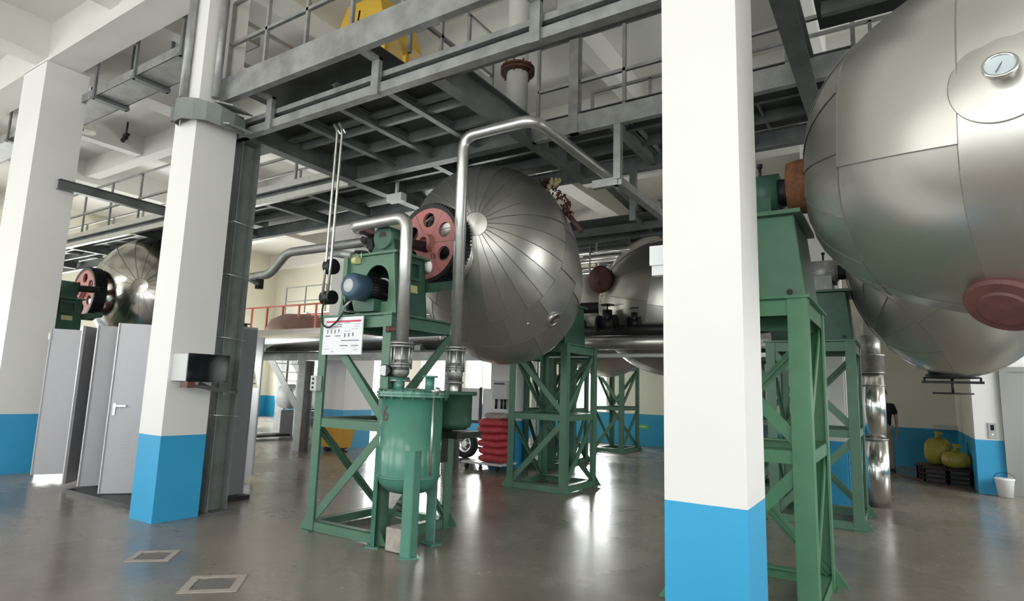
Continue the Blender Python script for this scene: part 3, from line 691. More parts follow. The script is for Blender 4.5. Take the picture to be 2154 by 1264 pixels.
p1 = thing('steam_pipe', 'short pale steel pipe bending down in front of the gearbox into the vessel marked 6', 'pipe', (-4.08, 4.4, 1.6))
MB().tube(arc([(-4.96, 4.72, 3.20), (-4.96, 4.42, 3.20), (-4.13, 4.40, 3.20), (-4.08, 4.38, 1.90)], .13), .062, 20).build('pipe_run', 'pipe_steel', p1)
valve(p1, -4.08, 4.38, 1.92)
MB().cyl((-4.22, 4.35, 2.05), (-4.12, 4.37, 2.05), .02).cyl((-4.24, 4.35, 2.02), (-4.24, 4.35, 2.08), .03).build('sampling_cock', 'rust_dark', p1)
g_ = MB().tube(arc([(-4.12, 4.33, 1.60), (-4.18, 4.27, 1.60), (-4.18, 4.27, 1.64)], .02), .010, 8)
g_.lathe((-4.17, 4.26, 1.64), (.25, -1, 0), [(-.03, .04), (-.028, .058), (.012, .058), (.012, .05)], 28)
go = g_.build('pressure_gauge', 'black', p1, 'small round gauge with white face')
MB().cyl((-4.168, 4.248, 1.64), (-4.164, 4.243, 1.64), .05, None, 28).build('gauge_face', 'white_paint', go)
p2_ = thing('steam_pipe', 'tall pale steel pipe rising in front of the central tank, bending under the platform', 'pipe', (-3.91, 5.0, 1.6))
MB().tube(arc([(-3.90, 5.0, 1.90), (-3.92, 5.0, 4.24), (-3.02, 5.0, 4.24), (-3.02, 6.45, 4.24), (-3.02, 7.3, 4.25)], .17), .062, 20).build('pipe_run', 'pipe_steel', p2_)
valve(p2_, -3.90, 5.0, 1.92, .95)
MB().cyl((-3.9, 5.0, 1.35), (-3.9, 5.0, 1.6), .05).build('lower_spool', 'pipe_steel', p2_)
# rotary joint with small fittings, gooseneck grey pipe
rj = thing('steam_joint', 'dark cluster of valve and swivel joint under the short pipe elbow', 'valve', (-4.75, 4.75, 3.1))
MB().cyl((-4.95, 4.72, 3.2), (-4.95, 4.72, 3.02), .05).cyl((-4.95, 4.72, 3.06), (-4.62, 4.70, 3.06), .055).cyl((-4.78, 4.71, 3.06), (-4.74, 4.71, 3.06), .10).cyl((-4.86, 4.71, 3.06), (-4.83, 4.71, 3.06), .09).build('swivel_body', 'dark_iron', rj)
MB().sphere((-4.90, 4.72, 3.02), .07).build('strainer', 'dark_iron', rj)
gp_ = thing('return_pipe', 'grey insulated pipe running left from behind the gearbox with a stepped bend', 'pipe', (-7.0, 5.6, 3.3))
MB().tube(arc([(-5.1, 5.55, 3.38), (-7.62, 5.6, 3.42), (-8.0, 5.6, 3.12), (-9.6, 5.6, 3.08)], .12), .065, 16).build('pipe_run', 'galvanised', gp_)
MB().cyl((-5.85, 5.50, 3.36), (-5.6, 5.45, 3.30), .07).cyl((-5.6, 5.2, 3.31), (-5.6, 5.6, 3.31), .05).cyl((-5.5, 5.42, 3.2), (-5.5, 5.42, 3.4), .06).sphere((-5.35, 5.4, 3.3), .09).build('valve_cluster', 'dark_iron', gp_)
MB().cyl((-8.3, 5.5, 3.02), (-7.95, 5.4, 2.92), .03).cyl((-7.95, 5.4, 2.86), (-7.95, 5.4, 3.0), .06).build('drain_valve', 'black', gp_)
# valve station on small post at left of the tower
vs = thing('valve_post', 'slim green post with a grey tee and black hand wheel left of the motor', 'post', (-4.93, 4.42, 2.22))
MB().box(-4.97, -4.91, 4.36, 4.42, 2.22, 2.86).build('post', 'green', vs)
MB().tube([(-5.30, 4.42, 2.93), (-5.05, 4.40, 2.90), (-4.86, 4.38, 2.86)], [.03, .045, .04], 12).build('tee', 'galvanised', vs)
MB().cyl((-4.84, 4.38, 2.80), (-4.76, 4.37, 2.80), .04).cyl((-4.72, 4.37, 2.82), (-4.72, 4.37, 2.88), .008).build('valve_body', 'yellow_label', vs)
hw = MB(); cc = V(-4.72, 4.37, 2.88); hw.tube([cc+V(math.cos(2*PI*k/24)*.07, math.sin(2*PI*k/24)*.07, 0) for k in range(25)], .008, 6, False)
for k in range(3): a = PI*k/3; hw.bar(cc-V(math.cos(a), math.sin(a), 0)*.07, cc+V(math.cos(a), math.sin(a), 0)*.07, .008, .008)
hw.build('hand_wheel', 'black', vs)
for k, (x, lab) in enumerate(((-5.18, 'left one of two thin conduits hanging from the platform beside the motor'), (-5.10, 'right one of two thin conduits hanging from the platform beside the motor'))):
    single('conduit', MB().tube(arc([(x+.02-.25, 4.55, 4.42), (x+.02-.10, 4.32, 4.42), (x+.02, 4.3, 4.30), (x+.0, 4.3, 2.92), (x-.02, 4.3, 2.40)], .06), .014, 10), 'pipe_steel', lab, 'conduit', 'thin conduits beside the motor')
single('round_fitting', MB().cyl((-5.24, 4.36, 2.42), (-5.10, 4.36, 2.42), .075), 'black', 'lower black round fitting at the bottom of the two thin conduits', 'fitting')
single('round_fitting', MB().cyl((-5.21, 4.36, 2.76), (-5.12, 4.36, 2.76), .085), 'black', 'upper black round fitting behind the two thin conduits', 'fitting')
single('power_cable', MB().tube(arc([(-4.99, 4.40, 2.62), (-4.93, 4.36, 2.34), (-4.82, 4.30, 2.27), (-4.90, 4.265, 2.14), (-5.02, 4.262, 2.07), (-5.13, 4.262, 2.12), (-5.15, 4.27, 2.3), (-5.14, 4.3, 2.42)], .05), .010, 8), 'black', 'black cable looping across the top of the white notice board', 'cable')

# notice board on the tower
nb = thing('notice_board', 'white notice board with a pink-red heading hung on the tower top', 'notice board', (-4.855, 4.305, 1.8))
def NB(u0, u1, w0, w1, y): return MB().box(-5.125+u0*.56, -5.125+u1*.56, y, y+.002, 1.81+w0*.375, 1.81+w1*.375)
MB().box(-5.14, -4.555, 4.30, 4.312, 1.80, 2.19).build('panel', 'paper', nb)
a = NB(.05, .97, .865, .915, 4.297); a.build('heading_bar', 'ink_red', nb, 'pink-red heading bar')
rows = MB(); rr = random.Random(2)
rows.v += [] 
for u0, u1, w, h in ((.36, .48, .80, .018), (.26, .48, .735, .018), (.52, .68, .84, .01), (.04, .18, .48, .022), (.31, .45, .48, .022), (.48, .94, .345, .022), (.46, .66, .205, .022), (.76, .94, .205, .02), (.80, .95, .80, .008), (.80, .94, .73, .006), (.75, .90, .67, .006), (.55, .72, .61, .006), (.04, .16, .12, .008), (.22, .30, .05, .01), (.50, .60, .12, .006), (.82, .92, .10, .01), (.80, .88, .16, .006)):
    b_ = NB(u0, u1, w, w+h, 4.297); o = len(rows.v); rows.v += b_.v; rows.f += [tuple(i+o for i in f) for f in b_.f]; rows.sm += b_.sm
rows.build('text_lines', 'ink', nb)
for u, w, k in ((.10, .58, 0), (.20, .58, 1), (.30, .58, 2), (.40, .60, 3), (.57, .47, 4), (.67, .48, 5), (.78, .49, 6)):
    ic = MB(); s = .035 if k < 4 else .05
    for q in range(3):
        b_ = NB(u-s/2+rr.uniform(0, .01), u+s/2, w+q*.03, w+q*.03+.012, 4.297); o = len(ic.v); ic.v += b_.v; ic.f += [tuple(i+o for i in f) for f in b_.f]; ic.sm += b_.sm
    b_ = NB(u-.006, u+.006, w-.02, w+.08, 4.297); o = len(ic.v); ic.v += b_.v; ic.f += [tuple(i+o for i in f) for f in b_.f]; ic.sm += b_.sm
    ic.build('pictogram', 'ink', nb)
cb = thing('control_box', 'small pale box with three round buttons on the left leg of the central tower', 'control box', (-5.30, 4.33, 1.4))
MB().box(-5.25, -5.16, 4.27, 4.345, 1.42, 1.58).build('case', 'box_grey', cb, None, .006)
for k in range(3): MB().cyl((-5.205, 4.262, 1.455+k*.045), (-5.205, 4.272, 1.455+k*.045), .012).build('button', 'dark_iron', cb)
# pipe fittings near tower: second small vessel behind
v2 = thing('receiver_vessel', 'smaller dark green vessel behind the vessel marked 6, under the tall pipe', 'vessel', (-3.98, 5.1, 0))
a = MB().lathe((-3.98, 5.1, 0), (0, 0, 1), [(1.06, .02), (1.07, .14), (1.10, .19), (1.14, .20), (1.42, .20), (1.42, .245), (1.46, .245), (1.46, .02)], 40); a.build('shell', 'dark_and_shade_green', v2)
MB().box(-4.22, -3.76, 4.90, 5.32, .99, 1.05).box(-4.22, -4.18, 4.92, 5.30, .7, .99).build('base_frame', 'dark_iron', v2)

# ------------------------------------------------------------------ mezzanine (steel platforms)
def mezz(x0, x1, y0, y1, z, label, jx=.62, jy=0, kick=True, girders=(), m='deck_steel'):
    t = thing('steel_platform', label, 'platform', ((x0+x1)/2, (y0+y1)/2, z-.3), 'steel platforms over the tanks')
    MB().box(x0, x1, y0, y1, z-.012, z).build('deck_plate', m, t)
    n = max(2, int((y1-y0)/jx))
    for k in range(1, n):
        y = y0+(y1-y0)*k/n
        MB().chan((x0+.05, y, z-.075), (x1-.05, y, z-.075), .06, .12, .008).build('joist', 'dark_steel', t)
    n = max(1, int((x1-x0)/1.35))
    for k in range(1, n):
        x = x0+(x1-x0)*k/n
        MB().bar((x, y0+.05, z-.05), (x, y1-.05, z-.05), .012, .075).build('stiffener', 'galvanised', t)
    for (p, q, w, h) in girders:
        MB().ibeam(p, q, w, h, .014).build('girder', 'dark_steel', t)
    return t
# block above the central tank
m1 = mezz(-6.50, -4.30, 3.86, 5.86, 4.93, 'steel platform block with grid underside above the central tank', .52, girders=(
    ((-6.68, 4.2, 4.60), (-6.68, 7.55, 4.60), .16, .30), ((-3.64, 4.2, 4.60), (-3.64, 7.55, 4.60), .16, .30), ((-5.15, 4.2, 4.74), (-5.15, 5.8, 4.74), .10, .16),
    ((-6.6, 4.75, 4.70), (-3.7, 4.75, 4.70), .10, .16), ((-6.6, 5.93, 4.60), (-3.7, 5.93, 4.60), .14, .28)))
a = MB().chan((-7.05, 3.80, 4.91), (-.9, 3.80, 4.91), .08, .30, .012); a.build('edge_channel', 'galvanised', m1, 'pale galvanised front edge channel')
m1b = mezz(-6.58, -3.72, 4.4, 5.93, 4.71, 'lower deck layer of the platform block above the central tank', .5, girders=tuple(((x, 4.3, 4.60), (x, 5.9, 4.60), .08, .10) for x in (-5.85, -5.15, -4.4)))
# long walkway behind
m2 = mezz(-21.0, -6.6, 5.95, 7.55, 4.75, 'long steel walkway running off to the far left', .5, girders=(
    ((-21, 6.0, 4.57), (-6.7, 6.0, 4.57), .10, .22), ((-21, 7.5, 4.57), (-6.7, 7.5, 4.57), .10, .22))+tuple(((x, 6.05, 4.57), (x, 7.45, 4.57), .10, .16) for x in (-19.5, -16.5, -13.5, -11.2, -9.0, -7.9)))
m3 = mezz(-6.6, 4.3, 5.95, 7.45, 4.72, 'long steel walkway crossing behind the nearest column to the far right', .5, girders=(
    ((-3.7, 7.4, 4.55), (4.3, 7.4, 4.55), .10, .22), ((-6.6, 7.4, 4.55), (-3.7, 7.4, 4.55), .10, .2))+tuple(((x, 6.05, 4.56), (x, 7.35, 4.56), .10, .16) for x in (-5.2, -2.6, -1.6, .6, 1.9, 3.2)))
a = MB().chan((-3.6, 5.95, 4.56), (4.3, 5.95, 4.56), .08, .22, .01); a.build('fascia', 'galvanised', m3, 'pale galvanised fascia channel')
MB().chan((-21.0, 5.90, 4.66), (-6.75, 5.90, 4.66), .05, .10, .008).build('fascia', 'pipe_steel', m2, 'bright steel edge strip'); MB().chan((-21.0, 5.92, 4.47), (-6.75, 5.92, 4.47), .06, .10, .008).build('fascia', 'pipe_steel', m2, 'bright steel edge strip')
# farther, lower framed platform seen past the central tank
m4 = mezz(-5.2, -1.5, 8.6, 10.0, 4.25, 'lower platform frame seen between the central tank and the nearest column', .4, girders=(
    ((-3.42, 7.45, 4.55), (-3.42, 9.9, 4.35), .12, .16), ((-2.5, 7.4, 3.95), (-2.5, 9.9, 3.95), .10, .14)))
m5 = mezz(-6.2, .9, 10.75, 14.0, 4.74, 'far platform above the pale distant tank', .45, girders=(((-6.2, 10.8, 4.62), (.9, 10.8, 4.62), .1, .2), ((-6.2, 13.9, 4.62), (.9, 13.9, 4.62), .1, .2), ((-4.6, 10.8, 4.64), (-4.6, 13.9, 4.64), .1, .12)))
m6 = mezz(-.46, 4.3, 4.2, 5.9, 4.93, 'dark platform above the huge nearest tank', .42, girders=(((-.46, 4.2, 4.8), (4.3, 4.2, 4.8), .1, .2),))
# free edge members and hangers in front
cr = thing('cable_tray', 'pair of pale galvanised channels hung under the front edge of the platform', 'cable tray', (-4.0, 4.1, 4.45))
MB().chan((-6.75, 4.12, 4.64), (-1.0, 4.12, 4.64), .07, .06, .006).build('upper_channel', 'galvanised', cr)
MB().chan((-6.75, 4.10, 4.48), (-1.0, 4.10, 4.48), .10, .10, .008).build('lower_channel', 'galvanised', cr)
MB().bar((-6.75, 4.14, 4.56), (-1.0, 4.14, 4.56), .012, .10).build('cable_web', 'dark_iron', cr)
for x in (-6.05, -4.33, -2.45):
    MB().box(x-.05, x+.05, 4.02, 4.07, 4.40, 4.80).box(x-.05, x+.05, 3.84, 4.07, 4.77, 4.80).build('hanger', 'galvanised', cr)
single('edge_beam', MB().ibeam((-3.55, 4.22, 4.60), (-.9, 4.22, 4.60), .12, .22, .012), 'dark_steel', 'dark beam behind the hung channels over the open bay', 'beam')
single('cross_beam', MB().ibeam((-.60, 3.6, 4.56), (-.60, 7.35, 4.56), .16, .24, .014), 'dark_steel', 'dark steel beam slanting overhead between nearest column and nearest tank', 'beam')
single('tie_bar', MB().bar((-1.35, 6.1, 4.50), (-1.35, 7.3, 4.50), .05, .05), 'galvanised', 'short grey tie bar under the walkway beside the nearest column', 'bar')
hf = thing('drop_frame', 'grey drop frame hanging below the walkway edge right of the tall pipe', 'frame', (-2.5, 5.97, 3.8))
MB().box(-2.54, -2.46, 5.92, 6.0, 3.82, 4.46).build('hanger', 'galvanised', hf)
MB().bar((-2.50, 5.95, 3.80), (-2.50, 7.9, 3.80), .09, .09).build('arm', 'galvanised', hf)
MB().bar((-2.80, 5.97, 3.80), (-2.5, 5.97, 3.80), .07, .09).build('arm', 'galvanised', hf)
MB().box(-2.9, -2.82, 7.3, 7.38, 3.75, 4.46).build('hanger', 'dark_steel', hf)
single('lamp_box', MB().box(-6.55, -6.25, 6.5, 6.62, 4.3, 4.42).box(-6.42, -6.38, 6.54, 6.58, 4.42, 4.73), 'white_paint', 'small white lamp box under the dark platform near the big tank', 'box')

# post and steel collar at the tall white column
ps = thing('steel_post', 'dark grey H-section steel post behind the tall white column', 'post', (-6.78, 4.35, 0))
MB().ibeam((-6.80, 4.26, .012), (-6.80, 4.26, 4.44), .24, .25, .016, (0, 1, 0)).build('shaft', 'post_steel', ps)
MB().box(-6.98, -6.62, 4.10, 4.44, 0, .014).build('base_plate', 'dark_steel', ps)
MB().box(-7.0, -6.55, 4.07, 4.55, 4.43, 4.45).build('cap_plate', 'dark_steel', ps)
b = MB()
for z in (1.1, 2.0, 2.75, 3.4): b.tube([(-6.93, 4.11, z+.02), (-6.66, 4.11, z), (-6.66, 4.41, z-.02)], .006, 6)
b.build('tie_wire', 'pipe_steel', ps)
fu = MB().box(-6.91, -6.69, 4.120, 4.128, 0.02, 4.42); fu.build('infill_plate', 'dark_steel', ps)
cl_ = thing('column_collar', 'folded dark steel collar wrapped round the top of the tall white column', 'bracket', (-6.87, 3.78, 4.5))
b = MB(); path = [(-6.99, 3.50), (-6.95, 3.42), (-6.84, 3.37), (-6.70, 3.37), (-6.56, 3.42), (-6.46, 3.52), (-6.40, 3.66), (-6.38, 3.82), (-6.42, 3.98)]
for k, (p, q) in enumerate(zip(path[:-1], path[1:])):
    zt0, zt1 = 4.74-.022*k, 4.74-.022*(k+1); zb0, zb1 = 4.44-.01*k+.015*(k % 2), 4.44-.01*(k+1)+.015*((k+1) % 2); ix, iy = .012, .014
    b.hexa([(p[0], p[1], zb0), (q[0], q[1], zb1), (q[0]-ix, q[1]+iy, zb1), (p[0]-ix, p[1]+iy, zb0), (p[0], p[1], zt0), (q[0], q[1], zt1), (q[0]-ix, q[1]+iy, zt1), (p[0]-ix, p[1]+iy, zt0)])
b.build('folded_sheet', 'post_steel', cl_)
b = MB()
for (p, q) in (((-7.14, 3.48), (-6.60, 3.48)), ((-6.60, 3.48), (-6.60, 4.06)), ((-6.60, 4.06), (-7.14, 4.06)), ((-7.14, 4.06), (-7.14, 3.48))):
    b.bar((*p, 4.60), (*q, 4.60), .02, .16)
b.build('collar_band', 'dark_steel', cl_); 
MB().prism([(-6.60, 3.62, 4.46), (-6.32, 3.72, 4.40), (-6.32, 4.02, 4.40), (-6.60, 4.06, 4.46)], (0, 0, .02)).bar((-6.6, 3.8, 4.72), (-6.3, 3.86, 4.62), .30, .016).build('gusset', 'galvanised', cl_)
cp = thing('conduit_pair', 'two vertical pale conduits rising beside the tall white column from its collar', 'conduit', (-6.85, 3.6, 4.7))
for x in (-6.90, -6.55): MB().cyl((x+.0, 3.47 if x < -6.8 else 3.66, 4.75), (x+.0, 3.47 if x < -6.8 else 3.66, 6.5), .045).build('tube', 'galvanised', cp)

# railings
def railing(pts, z, label, m='galvanised', h=1.0, sp=1.0, t=.038, diag=False, mids=(.45,)):
    p0 = V(pts[0]); r = thing('railing', label, 'railing', (p0.x, p0.y, z), 'platform railings')
    for a, b in zip(pts[:-1], pts[1:]):
        a, b = V(*a, 0), V(*b, 0); L_ = (b-a).length; n = max(1, round(L_/sp))
        for k in range(n+(b == V(*pts[-1], 0))):
            p = a+(b-a)*k/n; MB().box(p.x-t/2, p.x+t/2, p.y-t/2, p.y+t/2, z, z+h).build('post', m, r)
        for hh in (*mids, h):
            MB().bar(a+V(0, 0, z+hh), b+V(0, 0, z+hh), t, t).build('rail', m, r)
        if diag:
            for k in range(n):
                MB().bar(a+(b-a)*k/n+V(0, 0, z+.02), a+(b-a)*(k+1)/n+V(0, 0, z+mids[-1]), .014, .03).build('brace', m, r)
    return r
railing([(-6.62, 3.82), (-.95, 3.82)], 5.06, 'grey railing along the front platform edge at the top of the picture', sp=.72)
railing([(-6.66, 3.9), (-6.66, 5.9)], 4.94, 'side railing going back from the collar on the tall white column', sp=.8, diag=True)
railing([(-4.14, 4.3), (-4.14, 5.8)], 4.94, 'railing beside the open bay above the tall pipe', sp=.55)
railing([(-3.55, 5.97), (-.2, 5.97), (4.2, 5.97)], 4.68, 'grey railing across the open bay, left of the nearest column', sp=.52, mids=(.42,))
railing([(-20.8, 6.02), (-6.9, 6.02)], 4.76, 'grey railing on the near side of the long walkway at left', sp=1.25)
railing([(-20.8, 7.48), (-6.9, 7.48)], 4.76, 'grey railing on the far side of the long walkway at left', sp=1.6)
railing([(-3.5, 7.4), (4.2, 7.4)], 4.74, 'grey railing on the far side of the walkway behind the nearest column', sp=.9)
MBp = MB().box(-3.1, -2.98, 5.9, 6.0, 4.45, 5.75)
single('steel_stanchion', MBp, 'galvanised', 'stout grey stanchion in the railing of the open bay', 'post')
# upright struts for left walkway
for k, (x, lab) in enumerate(((-11.3, 'dark slanting overhead beam crossing between the two left white columns'),)):
    single('overhead_beam', MB().ibeam((x, 3.9, 4.56), (x, 5.95, 4.56), .12, .16, .012), 'dark_steel', lab, 'beam')
tr = thing('overhead_tray', 'galvanised cable tray hung under the ceiling between the left white columns', 'cable tray', (-10, 4.35, 6.1))
MB().box(-22, -7.2, 4.1, 4.55, 6.06, 6.09).bar((-22, 4.1, 6.13), (-7.2, 4.1, 6.13), .02, .14).bar((-22, 4.55, 6.13), (-7.2, 4.55, 6.13), .02, .14).build('tray', 'galvanised', tr)
for x in (-14.5, -12.6, -10.9, -9.6, -8.3): MB().box(x-.06, x+.06, 4.05, 4.6, 6.0, 6.05).box(x-.03, x+.03, 4.06, 4.09, 6.0, 7.19).box(x-.03, x+.03, 4.57, 4.60, 6.0, 7.19).build('bracket', 'dark_steel', tr)
# chute, hopper, deck items
ch = thing('charging_chute', 'vertical pale pipe with rusty bolted flange rising through the open bay', 'pipe', (-3.95, 6.1, 4.5))
MB().cyl((-3.95, 6.1, 4.95), (-3.95, 6.1, 7.1), .14, None, 28).build('pipe', 'ceiling_white', ch)
f_ = MB().cyl((-3.95, 6.1, 5.52), (-3.95, 6.1, 5.56), .22, None, 28); f_.cyl((-3.95, 6.1, 5.57), (-3.95, 6.1, 5.60), .22, None, 28)
for k in range(10): a = 2*PI*k/10; f_.cyl((-3.95+.19*math.cos(a), 6.1+.19*math.sin(a), 5.48), (-3.95+.19*math.cos(a), 6.1+.19*math.sin(a), 5.64), .012, None, 6)
f_.build('bolted_flange', 'rust_dark', ch, 'dark red-brown bolted flange')
hp = thing('yellow_hopper', 'yellow hopper with sloping sides on the upper platform at the top edge', 'hopper', (-5.8, 5.4, 4.94))
MB().hexa([(-6.25, 5.0, 5.95), (-5.25, 5.0, 5.95), (-5.25, 5.7, 5.95), (-6.25, 5.7, 5.95), (-6.1, 5.1, 6.6), (-5.5, 5.1, 6.6), (-5.5, 5.7, 6.6), (-6.1, 5.7, 6.6)]).build('body', 'yellow', hp)
for x in (-6.0, -5.45):
    for y in (5.2, 5.6): MB().box(x-.03, x+.03, y-.03, y+.03, 4.93, 5.96).build('leg', 'yellow', hp)
MB().tube([(-5.72, 4.98, 6.35), (-5.72, 4.94, 6.0), (-5.72, 4.98, 5.7)], .012, 6).build('handle', 'dark_iron', hp)
bd = thing('blue_drum', 'small blue plastic drum on the long walkway at left', 'drum', (-15.2, 6.9, 4.76))
MB().lathe((-15.2, 6.9, 4.752), (0, 0, 1), [(0, .19), (.02, .22), (.28, .22), (.30, .24), (.33, .24), (.36, .2)], 24).build('barrel', 'blue_plastic', bd)
single('ceiling_duct', MB().box(-2.9, .8, 5.5, 6.3, 6.45, 6.7), 'dark_steel', 'dark flat duct under the ceiling above the open bay', 'duct')
single('security_camera', MB().box(-14.46, -14.30, 6.06, 6.14, 6.84, 6.92).cyl((-14.36, 6.1, 6.82), (-14.28, 6.0, 6.70), .05).cyl((-14.38, 6.1, 6.9), (-14.38, 6.1, 7.19), .02), 'black', 'small black camera on a ceiling beam between left columns', 'camera')
lm = thing('pendant_lamp', 'bell-shaped pendant lamp beside the leftmost white column', 'lamp', (-13.25, 4.9, 6.2))
MB().lathe((-13.25, 4.9, 6.25), (0, 0, 1), [(0, .17), (.03, .165), (.10, .10), (.16, .05), (.22, .03)], 24).build('lamp_shade', 'lamp_shade', lm); MB().cyl((-13.25, 4.9, 6.45), (-13.25, 4.9, 7.19), .012).build('stem', 'dark_iron', lm)
single('ceiling_sensor', MB().box(-2.86, -2.80, 9.98, 10.08, 6.60, 6.66).cyl((-2.83, 10.03, 6.56), (-2.83, 10.03, 6.62), .05), 'dark_iron', 'tiny dark sensor under the beam seen through the open bay', 'sensor')
single('box_lamp', MB().box(-1.46, -1.20, 4.06, 4.16, 2.40, 2.54).box(-1.45, -1.22, 4.08, 4.14, 2.33, 2.40), 'white_paint', 'white box lamp peeping out behind the nearest column', 'lamp')

# ------------------------------------------------------------------ display box on the tall column
sb = thing('display_box', 'grey wall box with glossy black front on the tall white column', 'display', (-6.47, 3.8, 1.5))
MB().box(-6.638, -6.33, 3.55, 4.0, 1.48, 1.77).build('case', 'box_grey', sb, None, .004)
MB().box(-6.33, -6.312, 3.54, 4.01, 1.475, 1.775).build('glass_front', 'black_gloss', sb, 'glossy black glass front')
br = MB().bar((-6.33, 3.60, 1.44), (-6.1, 3.98, 1.37), .05, .035).bar((-6.40, 3.74, 1.46), (-6.22, 3.92, 1.36), .06, .03).bar((-6.62, 3.98, 1.40), (-6.1, 3.98, 1.38), .03, .03)
br.build('support_arm', 'black', sb); MB().box(-6.42, -6.28, 3.54, 3.62, 1.41, 1.475).build('arm_joint', 'maroon', sb, 'dull red arm joint')

# ------------------------------------------------------------------ cabinets with open doors
cbn = thing('switch_cabinet', 'row of grey steel cabinets with open doors behind the tall white column', 'cabinet', (-8.7, 4.8, 0))
b = MB()
b.box(-10.0, -7.25, 4.95, 4.97, .06, 2.18); 
MB().box(-9.15, -7.15, 3.72, 5.0, 0, .05).build('plinth', 'black', cbn, 'dark floor plinth')
b.build('back_panel', 'cabinet_inside', cbn)
for x in (-9.98, -9.00, -8.02, -7.27): MB().box(x-.012, x+.012, 4.35, 4.95, .06, 2.18).build('side_panel', 'cabinet_inside', cbn)
MB().box(-10.0, -7.25, 4.34, 4.97, 2.18, 2.21).build('top_panel', 'cabinet', cbn)
def door(hx, hy, fx, fy, z0=.06, z1=2.19, louvre=True, handle=True, lab=None, hs=1):
    a, c = V(hx, hy, 0), V(fx, fy, 0); d = (c-a).normalized(); nrm = V(-d.y, d.x, 0)
    if nrm.y > 0: nrm = -nrm
    p = MB().bar(a+V(0, 0, (z0+z1)/2), c+V(0, 0, (z0+z1)/2), .022, z1-z0)
    e_ = .03
    for k in (0, 1):
        q = (a if k == 0 else c); p.bar(q-nrm*-.0+V(0, 0, z0), q+V(0, 0, z1), .03, .034, (0, 1, 0))
    dr = p.build('door', 'cabinet', cbn, lab)
    if louvre:
        L_ = (c-a).length
        for s in (.32, .68):
            l = MB()
            for k in range(14):
                z = z0+.35+k*.036; m_ = a+d*L_*s+nrm*.013
                l.bar(m_-d*.055+V(0, 0, z), m_+d*.055+V(0, 0, z), .006, .010)
            l.build('louvres', 'cabinet', dr)
    if handle:
        m_ = c-d*.05+nrm*.02; MB().bar(m_+V(0, 0, 1.02), m_+V(0, 0, 1.17), .012, .03, (d.x, d.y, 0)).bar(m_+nrm*.02+V(0, 0, 1.14), m_+nrm*.02-d*.13+V(0, 0, 1.14), .014, .022).build('handle', 'polished', dr)
    return dr
door(-10.42, 4.38, -10.68, 3.88, louvre=False, handle=False, lab='leftmost door, flat and mauve-grey')
MB().box(-10.69, -10.65, 3.845, 3.868, 2.02, 2.12).build('hinge', 'white_paint', cbn)
door(-9.98, 4.33, -9.50, 3.82)
door(-9.02, 4.36, -9.20, 3.88, handle=False, lab='shadowed middle door swung wide open')
door(-8.03, 4.33, -8.46, 3.81)
MB().box(-8.29, -8.262, 4.98, 5.5, .06, 2.18).build('side_panel', 'cabinet_inside', cbn)
bd_ = door(-8.25, 5.50, -8.54, 5.97, lab='rear door with yellow warning triangle', handle=False)
# warning triangle on the rear door's right-hand face
q = V(-8.41, 5.76, 0); dd = V(-.525, .851, 0); nn = V(.851, .525, 0)
def TP(u, z): p = q+dd*u+nn*.017; return (p.x, p.y, z)
w_ = MB().prism([TP(-.14, 1.40), TP(.14, 1.40), TP(0, 1.66)], nn*.002); ws = w_.build('warning_sign', 'warning_yellow', bd_, 'yellow triangle with black bolt')
def TQ(u, z): p = q+dd*u+nn*.020; return (p.x, p.y, z)
MB().prism([TQ(.01, 1.60), TQ(-.022, 1.535), TQ(0, 1.54), TQ(-.012, 1.49), TQ(.024, 1.555), TQ(.004, 1.55)], nn*.001).prism([TQ(-.065, 1.455), TQ(.065, 1.455), TQ(.055, 1.475), TQ(-.055, 1.475)], nn*.001).build('bolt_symbol', 'ink', ws)
# second cabinet glimpsed left of leftmost door: pale slim cabinet
single('slim_cabinet', MB().box(-12.9, -12.4, 6.2, 6.8, 0, 1.9), 'white_paint', 'white cabinet glimpsed between leftmost column and cabinet door', 'cabinet')

# ------------------------------------------------------------------ floor items
def drain(x, y, s, lab):
    t = thing('floor_drain', lab, 'drain', (x, y, 0), 'square floor drains')
    MB().lathe((x, y, 0), (0, 0, 1), [(.001, s*.98), (.001, s*1.41), (.006, s*1.41), (.006, s*.98)], 4, False, True).build('stone_rim', 'drain_stone', t)
    g = MB().box(x-s*.6, x+s*.6, y-s*.6, y+s*.6, .0005, .003); g.build('grate', 'drain_hole', t)
    t.rotation_euler = (0, 0, 0)
    return t
drain(-5.44, 2.93, .17, 'square floor drain with pale stone rim left of centre')
drain(-4.38, 2.83, .20, 'square floor drain at the bottom edge of the picture')
# ------------------------------------------------------------------ background machinery platform with shiny drum
lp = thing('drum_platform', 'low grey steel platform on posts carrying the shiny horizontal drum', 'platform', (-10, 9.6, 0))
MB().box(-14.2, -6.3, 9.0, 9.9, 2.16, 2.20).build('deck_plate', 'deck_steel', lp)
MB().chan((-14.2, 9.0, 2.08), (-6.3, 9.0, 2.08), .08, .16, .01).build('edge_channel', 'galvanised', lp)
for x, y in ((-11.35, 9.1), (-7.12, 9.1), (-14.0, 9.1)): MB().ibeam((x, y, 0), (x, y, 2.0), .22, .26, .014, (0, 1, 0)).build('post', 'galvanised', lp)
for x in (-13, -12, -10.3, -9.2, -8.2): MB().bar((x, 9.0, 2.1), (x, 9.9, 2.1), .06, .1).build('joist', 'dark_steel', lp)
dr = thing('horizontal_drum', 'long shiny stainless horizontal drum crossing behind the central tower', 'tank', (-10.5, 9.45, 2.2))
MB().lathe((-14.0, 9.5, 2.52), (1, 0, 0), [(0, .05), (.06, .22), (.15, .28), (3.0, .28), (3.01, .285), (3.03, .28), (6.35, .28), (6.45, .22), (6.5, .05)], 48).build('shell', 'polished', dr)
